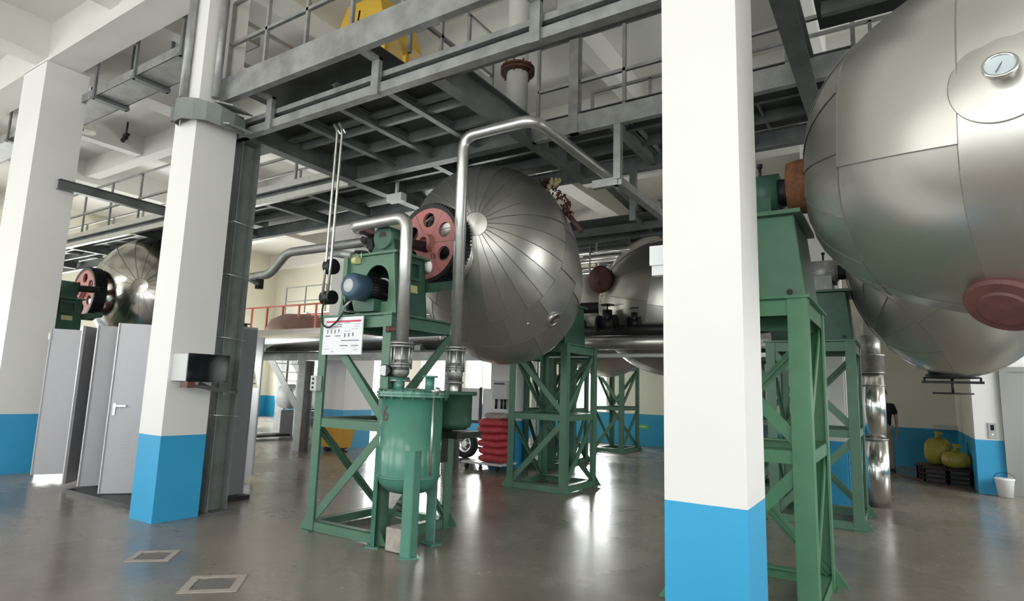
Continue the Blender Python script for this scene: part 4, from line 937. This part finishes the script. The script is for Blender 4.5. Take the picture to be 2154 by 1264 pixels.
for x in (-13.2, -10.4, -8.2): MB().box(x-.08, x+.08, 9.25, 9.75, 2.2, 2.32).build('saddle', 'galvanised', dr)
rt = thing('brown_tank', 'dull brown round-topped tank behind the orange railing', 'tank', (-14.6, 11.2, 2.3))
MB().lathe((-14.6, 11.4, 0), (0, 0, 1), [(2.3, .95), (3.0, .95), (3.25, .85), (3.42, .55), (3.48, .05)], 40).build('shell', 'brown_tank', rt)
rp = thing('rear_platform', 'grey platform with orange railing behind the shiny drum', 'platform', (-14, 11.3, 2.2))
MB().box(-17, -11.9, 10.8, 12.6, 2.2, 2.3).build('deck_plate', 'deck_steel', rp)
for x in (-16.8, -13.8, -12.0):
    for y in (10.9, 12.5): MB().box(x-.08, x+.08, y-.08, y+.08, 0, 2.2).build('post', 'galvanised', rp)
railing([(-16.9, 10.85), (-11.9, 10.85)], 2.3, 'orange railing above the shiny drum, nearer side', 'orange_rail', 1.35, .75, .045, True, (.5,))
railing([(-16.9, 12.5), (-11.9, 12.5)], 2.3, 'orange railing behind the brown tank, farther side', 'orange_rail', 1.35, 1.2, .045, False, (.7,))
st = thing('steel_stair', 'steel stair descending to the right below the shiny drum', 'stair', (-12.5, 10.7, 0))
for y in (10.05, 10.75): MB().bar((-14.1, y, 2.2), (-12.0, y, .1), .02, .2).build('stringer', 'galvanised', st)
for k in range(9): x = -13.95+k*.225; MB().box(x, x+.22, 10.07, 10.73, 1.98-k*.225, 2.0-k*.225).build('tread', 'galvanised', st)
# distant fittings: service pipes and walkway at far back wall
bw = mezz(-20, -8.2, 14.6, 16.2, 4.1, 'distant walkway along the back wall seen through the tower top', .8, girders=(((-20, 14.6, 3.9), (-8.2, 14.6, 3.9), .1, .26), ((-20, 16.2, 3.9), (-8.2, 16.2, 3.9), .1, .26)), m='galvanised')
railing([(-19.8, 14.65), (-8.4, 14.65)], 4.1, 'distant railing of the walkway along the back wall', sp=1.1)
for k, x in enumerate((-19.5, -15.5, -11.5, -8.6)):
    single('walkway_post', MB().ibeam((x, 14.7, 0), (x, 14.7, 3.78), .14, .14, .01, (0, 1, 0)), 'galvanised', ['farthest left', 'second from left', 'third from left', 'rightmost'][k]+' steel post under the distant back walkway', 'post', 'posts of the distant walkway')
for k, (y, z, r_, lab) in enumerate(((10.05, 4.06, .035, 'topmost'), (10.2, 3.98, .045, 'second from top'), (10.1, 3.90, .03, 'third from top'), (10.25, 3.80, .04, 'second from bottom'), (10.15, 3.70, .03, 'bottom'))):
    single('service_pipe', MB().cyl((-5.6, y, z), (-1.3, y, z), r_, None, 14), 'polished', lab+' of the bright horizontal pipes beyond the central tank', 'pipe', 'bright service pipes beyond the central tank')
for x, lab in ((-4.75, 'left'), (-3.1, 'right')):
    single('pipe_hanger', MB().box(x-.02, x+.02, 10.0, 10.3, 3.62, 3.655).box(x-.015, x+.015, 10.0, 10.02, 3.655, 4.55).box(x-.015, x+.015, 10.29, 10.31, 3.655, 4.55).box(x-.02, x+.02, 9.99, 10.76, 4.55, 4.60), 'galvanised', lab+' hanger under the bright horizontal pipes', 'bracket')
for k, (y, z, r_, x0, x1) in enumerate(((9.62, 2.55, .09, -5.6, -1.6), (9.62, 2.34, .12, -6.3, -1.6), (9.9, 2.14, .035, -5.6, -1.3))):
    single('header_pipe', MB().cyl((x0, y, z), (x1, y, z), r_, None, 20), ('dark_iron', 'stainless', 'white_paint')[k], ['dark upper header pipe carrying the valves', 'dull steel header pipe below the valves', 'thin white pipe under the steel header pipe'][k], 'pipe')
for k, (x, s, lab) in enumerate(((-4.75, .75, 'leftmost dark valve with crank on the header pipe'), (-4.22, 1.25, 'large central dark valve with hand wheel on the header pipe'), (-3.72, .9, 'rightmost valve with hand wheel on the header pipe'))):
    t = thing('gate_valve', lab, 'valve', (x, 9.62, 2.6), 'valves on the header pipe')
    MB().cyl((x-.12*s, 9.62, 2.66), (x+.12*s, 9.62, 2.66), .09*s).cyl((x-.13*s, 9.62, 2.66), (x-.10*s, 9.62, 2.66), .13*s).cyl((x+.10*s, 9.62, 2.66), (x+.13*s, 9.62, 2.66), .13*s).cyl((x, 9.62, 2.66), (x, 9.62, 2.66+.2*s), .07*s).build('body', 'black', t)
    MB().cyl((x, 9.62, 2.66+.2*s), (x, 9.62, 2.70+.24*s), .012).build('spindle', 'dark_iron', t)
    c_ = V(x, 9.62, 2.70+.24*s); h = MB()
    if k: h.tube([c_+V(math.cos(2*PI*i/20)*.09*s, math.sin(2*PI*i/20)*.09*s, 0) for i in range(21)], .010, 6, False); h.bar(c_-V(.09*s, 0, 0), c_+V(.09*s, 0, 0), .01, .01).bar(c_-V(0, .09*s, 0), c_+V(0, .09*s, 0), .01, .01)
    else: h.tube(arc([c_, c_+V(0, 0, .06), c_+V(-.14, 0, .08), c_+V(-.14, 0, .2)], .03), .014, 8)
    h.build('hand_wheel', 'black', t)

# ------------------------------------------------------------------ sacks, trailer, pallet truck, bins
def cushion(cx, cy, z, lx, ly, h, seed):
    r_ = random.Random(seed); mb = MB(); nu, nv = 28, 12; vs = []
    for j in range(nv+1):
        a = PI*j/nv
        for i in range(nu):
            b = 2*PI*i/nu; f = lambda t, p: math.copysign(abs(t)**p, t)
            x = f(math.sin(a), .55)*f(math.cos(b), .55)*lx/2; y = f(math.sin(a), .55)*f(math.sin(b), .55)*ly/2; zz = f(math.cos(a), .85)*h/2
            k = 1+.035*math.sin(5*b+seed)+.02*math.sin(9*b+2*seed); vs.append((cx+x*k, cy+y*k, z+h/2+zz+.01*math.sin(3*b+seed)))
    return mb.add(vs, [(j*nu+i, (j+1)*nu+i, (j+1)*nu+(i+1) % nu, j*nu+(i+1) % nu) for j in range(nv) for i in range(nu)], True)
places = ['bottom', 'second from bottom', 'third from bottom', 'fourth from bottom', 'fifth from bottom', 'topmost']
for k in range(6):
    single('red_sack', cushion(-6.50+.015*(k % 2)-.01*k, 9.70, .14+k*.128, .62, .5, .155, k), 'red_bag', 'full red sack, '+places[k]+' of the stack on the hand trolley', 'sack', 'red sacks stacked on the trolley')
tr_ = thing('platform_trolley', 'low pale trolley under the stack of red sacks', 'trolley', (-6.6, 9.7, 0))
MB().box(-7.1, -6.2, 9.42, 9.97, .10, .135).build('deck', 'tote', tr_)
for x in (-7.0, -6.3):
    for y in (9.47, 9.92): MB().cyl((x-.02, y, .05), (x+.02, y, .05), .05).box(x-.015, x+.015, y-.015, y+.015, .05, .11).build('caster', 'rubber', tr_)
single('loose_sack', cushion(-6.52, 9.78, .92, .5, .4, .12, 9), 'concrete', 'empty greyish sack lying on top of the red sacks', 'sack')
tl = thing('box_trailer', 'dark framed trailer with pale panels and one big rubber wheel', 'trailer', (-8.3, 11.3, 0))
def panel(x0, x1): return MB().box(x0, x1, 10.98, 11.0, .80, 1.50)
panel(-8.35, -7.83).build('side_panel', 'tote', tl); panel(-7.76, -7.30).build('side_panel', 'tote', tl)
MB().box(-8.35, -7.3, 11.0, 12.1, .80, .84).box(-8.35, -7.3, 12.08, 12.1, .8, 1.5).build('bin_floor', 'tote', tl)
fr = MB()
for x in (-8.4, -7.80, -7.27): fr.box(x-.03, x+.03, 10.95, 10.99, .74, 1.52)
fr.bar((-9.0, 10.97, .77), (-7.2, 10.97, .77), .05, .06).bar((-8.1, 11.0, .76), (-8.75, 11.0, .22), .10, .10).bar((-7.7, 11.0, .76), (-7.35, 11.0, .45), .04, .04).bar((-9.0, 10.97, .22), (-7.6, 10.97, .22), .04, .04).bar((-9.0, 10.97, .02), (-9.0, 10.97, .95), .08, .06, (0, 1, 0))
fr.build('chassis', 'black', tl)
def wheel(x, y, r, t):
    w = MB().lathe((x, y, r), (0, 1, 0), [(-.07, r*.62), (-.08, r*.85), (-.055, r), (.055, r), (.08, r*.85), (.07, r*.62)], 40, True, True).build('tyre', 'rubber', t)
    MB().lathe((x, y, r), (0, 1, 0), [(-.06, r*.60), (-.05, r*.63), (.05, r*.63), (.05, r*.2), (-.03, r*.2), (-.035, r*.5)], 32, True, True).cyl((x, y-.06, r), (x, y+.06, r), r*.22).build('rim', 'polished', w, 'shiny metal rim')
wheel(-8.05, 10.82, .30, tl); wheel(-8.05, 11.9, .30, tl)
pj = thing('pallet_truck', 'black pallet truck with upright looped handle beside the dark crate', 'pallet truck', (-14.3, 10.9, 0))
MB().box(-14.5, -14.1, 9.4, 9.75, .08, .75).build('body', 'black', pj); MB().tube([(-14.3, 9.42, .55), (-14.32, 9.35, 1.35)], .03, 10).build('tiller', 'black', pj)
h = MB(); c_ = V(-14.32, 9.34, 1.46); h.tube([c_+V(math.cos(2*PI*i/20)*.14, 0, math.sin(2*PI*i/20)*.10) for i in range(21)], .018, 8, False); h.build('handle_loop', 'black', pj)
for x in (-14.45, -14.15): MB().box(x-.08, x+.08, 9.75, 10.9, .06, .12).build('fork', 'black', pj)
MB().cyl((-14.45, 9.45, .08), (-14.15, 9.45, .08), .08).build('roller', 'rubber', pj)
single('crate', MB().box(-15.2, -13.3, 11.4, 12.3, .02, .70), 'crate_black', 'large dark crate on the floor behind the pallet truck', 'crate', bevel=.01)
for k in range(3):
    single('bulk_bag', cushion(-15.35+k*.78, 11.85, .72, .76, .8, .72, 20+k), 'tote', 'white bulk bag, '+('left', 'middle', 'right')[k]+' of three standing on the dark crate', 'bag', 'white bulk bags')
yb = thing('yellow_bin', 'orange-yellow wheeled bin between the left tower leg and blue column', 'bin', (-10.8, 9.35, 0))
MB().hexa([(-11.02, 9.42, .10), (-10.45, 9.42, .10), (-10.45, 9.75, .10), (-11.02, 9.75, .10), (-11.08, 9.38, .72), (-10.36, 9.38, .72), (-10.36, 9.8, .72), (-11.08, 9.8, .72)]).build('tub', 'orange_bin', yb)
for x in (-10.95, -10.52): MB().cyl((x, 9.45, .05), (x, 9.7, .05), .05).box(x-.02, x+.02, 9.55, 9.6, .05, .1).build('wheel', 'rubber', yb)
cb2 = thing('column_control_box', 'grey control box with cut-outs on the column behind the round vessel', 'control box', (-6.65, 10.05, 1.0))
MB().box(-6.82, -6.48, 9.98, 10.1, 1.30, 1.66).build('case', 'box_grey', cb2, None, .006)
MB().box(-6.84, -6.44, 9.95, 10.1, 1.02, 1.11).build('shelf', 'tote', cb2)
for x in (-6.75, -6.62, -6.54): MB().cyl((x, 10.02, 1.10), (x, 10.02, 1.31), .025).build('cable_gland', 'black', cb2)
MB().box(-6.78, -6.54, 9.972, 9.98, 1.58, 1.62).build('slot', 'ink', cb2)
sg = MB().box(-6.62, -6.22, RY1-.01, RY1-.002, .48, .60); sgo = single('green_notice', sg, 'sign_green', 'small green notice on the blue lower wall by the far tower', 'sign')
MB().bar((-6.55, RY1-.013, .54), (-6.32, RY1-.013, .54), .004, .02).build('arrow_mark', 'white_paint', sgo)

# ------------------------------------------------------------------ right-hand back corner
sd_ = thing('silver_duct', 'shiny vertical silver duct right of the second green tower', 'duct', (-.32, 10.5, 0))
x, y = -.36, 10.42
MB().cyl((x, y, .0), (x, y, .95), .175, None, 40).build('lower_section', 'polished', sd_)
MB().cyl((x, y, .95), (x, y, 1.90), .170, None, 40).build('middle_section', 'polished', sd_)
MB().lathe((x, y, 0), (0, 0, 1), [(1.90, .178), (2.15, .178), (2.15, .19), (2.17, .19), (2.17, .14), (2.4, .14), (2.42, .22), (2.45, .22), (2.46, .10), (6.6, .10)], 40).build('top_section', 'cast_steel', sd_)
for z in (.95, 1.9, 1.72): MB().lathe((x, y, 0), (0, 0, 1), [(z-.006, .172), (z-.006, .181), (z+.006, .181), (z+.006, .172)], 40, True, True).build('joint_band', 'cast_steel', sd_)
# person
def person():
    t = thing('person', 'person in black t-shirt and khaki trousers standing half hidden by the silver duct', 'person', (-.30, 15.74, 0))
    X, Y = -.36, 15.74
    J = {'pel': (0, 0, .93, .145), 'wst': (0, .0, 1.08, .135), 'chs': (0, .0, 1.30, .165), 'shl': (0, 0, 1.43, .10), 'nck': (0, 0, 1.51, .055), 'hd0': (0, -.01, 1.58, .075), 'hd1': (0, -.015, 1.66, .095), 'hd2': (0, -.01, 1.74, .07),
         'hr': (.09, 0, .88, .10), 'kr': (.12, -.01, .50, .065), 'ar': (.13, .02, .09, .042), 'tr': (.15, -.12, .035, .035),
         'hl': (-.09, 0, .88, .10), 'kl': (-.11, -.01, .50, .065), 'al': (-.12, .02, .09, .042), 'tl': (-.13, -.12, .035, .035),
         'sr': (.19, 0, 1.39, .065), 'er': (.25, .02, 1.12, .045), 'wr': (.24, -.05, .88, .030), 'pr': (.235, -.07, .80, .033),
         'sl': (-.19, 0, 1.39, .065), 'el': (-.25, .02, 1.12, .045), 'wl': (-.24, -.05, .88, .030), 'pl': (-.235, -.07, .80, .033)}
    E_ = [('pel', 'wst'), ('wst', 'chs'), ('chs', 'shl'), ('shl', 'nck'), ('nck', 'hd0'), ('hd0', 'hd1'), ('hd1', 'hd2'), ('pel', 'hr'), ('hr', 'kr'), ('kr', 'ar'), ('ar', 'tr'), ('pel', 'hl'), ('hl', 'kl'), ('kl', 'al'), ('al', 'tl'), ('chs', 'sr'), ('sr', 'er'), ('er', 'wr'), ('wr', 'pr'), ('chs', 'sl'), ('sl', 'el'), ('el', 'wl'), ('wl', 'pl')]
    for s, w in ((1, 'r'), (-1, 'l')):
        for k in range(4):
            J['f%s%d' % (w, k)] = (s*.235-s*.00, -.10+k*.022, .745, .011); J['g%s%d' % (w, k)] = (s*.228, -.105+k*.022, .70-(.008 if k in (0, 3) else 0), .009)
            E_ += [('p'+w, 'f%s%d' % (w, k)), ('f%s%d' % (w, k), 'g%s%d' % (w, k))]
        J['th'+w] = (s*.22, -.115, .79, .012); E_.append(('p'+w, 'th'+w))
    def skin(name, joints, edges, m, grow=0, lab=None):
        ks = list(joints); me = bpy.data.meshes.new(name)
        me.from_pydata([tuple(V(J[k][0]+X, J[k][1]+Y, J[k][2])-t.location) for k in ks], [(ks.index(a), ks.index(b)) for a, b in edges if a in ks and b in ks], [])
        o = bpy.data.objects.new(name, me); COL.objects.link(o); o.parent = t; me.materials.append(MT[m])
        md = o.modifiers.new('skin', 'SKIN'); md.use_smooth_shade = True
        for i, k in enumerate(ks): me.skin_vertices[0].data[i].radius = (J[k][3]+grow, J[k][3]*.8+grow)
        me.skin_vertices[0].data[0].use_root = True
        sub = o.modifiers.new('sub', 'SUBSURF'); sub.levels = 1; sub.render_levels = 2
        if lab: o['label'] = lab
        return o
    bpy_skin = skin('body', J.keys(), E_, 'skin')
    J2 = dict(J); J['ur'] = (.235, .012, 1.20, .055); J['ul'] = (-.235, .012, 1.20, .055)
    skin('shirt', ['wst', 'pel', 'chs', 'shl', 'sr', 'ur', 'sl', 'ul'], [('pel', 'wst'), ('wst', 'chs'), ('chs', 'shl'), ('chs', 'sr'), ('sr', 'ur'), ('chs', 'sl'), ('sl', 'ul')], 'shirt_black', .02, 'black t-shirt')
    skin('trousers', ['pel', 'hr', 'kr', 'ar', 'hl', 'kl', 'al'], [('pel', 'hr'), ('hr', 'kr'), ('kr', 'ar'), ('pel', 'hl'), ('hl', 'kl'), ('kl', 'al')], 'trousers', .014, 'khaki trousers')
    MB().sphere((X, Y+.02, 1.70), .105, 20, 12, (.9, 1.05, 1.0)).build('hair', 'hair', t)
    for s, w in ((1, 'r'), (-1, 'l')):
        MB().hexa([(X+s*.135-.05, Y-.19, 0), (X+s*.135+.05, Y-.19, 0), (X+s*.135+.045, Y+.08, 0), (X+s*.135-.045, Y+.08, 0), (X+s*.135-.04, Y-.16, .06), (X+s*.135+.04, Y-.16, .06), (X+s*.135+.04, Y+.07, .11), (X+s*.135-.04, Y+.07, .11)]).build('shoe', 'black', t)
    # simple face
    MB().sphere((X, Y-.10, 1.655), .014, 8, 6, (1, 1.3, 1.4)).sphere((X-.1, Y, 1.66), .02, 8, 6, (.5, 1, 1.5)).sphere((X+.1, Y, 1.66), .02, 8, 6, (.5, 1, 1.5)).build('nose_and_ears', 'skin', t)
    MB().sphere((X-.033, Y-.092, 1.685), .011, 8, 6).sphere((X+.033, Y-.092, 1.685), .011, 8, 6).bar((X-.025, Y-.097, 1.615), (X+.025, Y-.097, 1.615), .008, .008).build('eyes_and_mouth', 'maroon', t)
    return t
person()
# yellow sacks on crates
for k, (x, y, z, lx, ly, h) in enumerate(((.55, 14.75, .30, .46, .44, .50), (.80, 14.25, .30, .45, .5, .30))):
    mb = cushion(x, y, z, lx, ly, h, 40+k); mb.tube([(x, y, z+h*.85), (x+.02, y, z+h+.06), (x+.03, y-.02, z+h+.11)], [.10, .035, .08], 12)
    single('yellow_sack', mb, 'yellow_plastic', ('upright knotted yellow plastic sack, left one on the dark crates', 'slumped yellow plastic sack, right one on the dark crates')[k], 'sack', 'yellow sacks in the corner')
for k, (x0, x1, y0, y1, m_) in enumerate(((.18, .62, 14.5, 15.1, 'crate'), (.66, 1.0, 13.95, 14.45, 'crate_black'), (.28, .64, 13.95, 14.45, 'crate_black'), (.66, 1.0, 14.5, 15.1, 'crate_black'))):
    b = MB().box(x0, x1, y0, y1, 0, .03)
    for z in (.03, .11, .19):
        b.box(x0, x1, y0, y0+.02, z+.01, z+.075).box(x0, x1, y1-.02, y1, z+.01, z+.075).box(x0, x0+.02, y0+.02, y1-.02, z+.01, z+.075).box(x1-.02, x1, y0+.02, y1-.02, z+.01, z+.075)
    for xx in (x0, x1-.03):
        for yy in (y0, y1-.03): b.box(xx, xx+.03, yy, yy+.03, .03, .285)
    b.box(x0, x1, y0, y1, .28, .295)
    single('plastic_crate', b, m_, ('reddish-brown crate, left front under the yellow sacks', 'black crate, right front beside the shaft wall', 'black crate, middle front under the yellow sacks', 'black crate, right rear under the yellow sacks')[k], 'crate', 'crates in the far corner')
bk = thing('bucket', 'white bucket with wire handle at the foot of the blue shaft wall', 'bucket', (1.36, 13.05, 0))
MB().lathe((1.36, 13.0, 0), (0, 0, 1), [(.004, .10), (.27, .13), (.28, .14), (.30, .14), (.30, .12)], 28).build('pail', 'white_paint', bk)
MB().tube([(1.36+.14*math.cos(PI*i/12), 13.0, .29+.10*math.sin(PI*i/12)) for i in range(13)], .005, 6).build('handle', 'dark_iron', bk)
cp_ = thing('lift_call_panel', 'steel lift call panel on the wall left of the lift doors', 'panel', (1.27, 13.19, 1.0))
MB().box(1.22, 1.33, 13.185, 13.2, .92, 1.18).build('plate', 'elevator_steel', cp_); MB().box(1.25, 1.30, 13.182, 13.186, 1.06, 1.15).build('display', 'black_gloss', cp_); MB().cyl((1.275, 13.176, .99), (1.275, 13.186, .99), .014).build('button', 'polished', cp_)
df = MB().box(1.42, 1.52, 13.14, 13.22, 0, 2.13).box(1.52, 2.95, 13.14, 13.22, 2.05, 2.13).box(2.95, 3.05, 13.14, 13.22, 0, 2.13)
dfo = struct('door_1', df, 'elevator_steel')
for k, (a, b_) in enumerate(((1.52, 2.232), (2.238, 2.95))): MB().box(a, b_, 13.24, 13.28, 0, 2.05).build('door_leaf', 'elevator_steel', dfo)

single('shelf', MB().box(.60, 1.02, 16.9, 17.19, .90, .98), 'box_grey', 'small grey shelf on the back wall above the yellow sacks', 'shelf')
tp = MB().tube([(-.6, 16.9, .01), (-.2, 15.2, .01), (.1, 14.6, .01), (.6, 13.7, .01), (1.0, 13.35, .01)], .012, 8)
single('floor_hose', tp, 'rust_dark', 'thin dark hose lying across the floor toward the crates', 'hose')
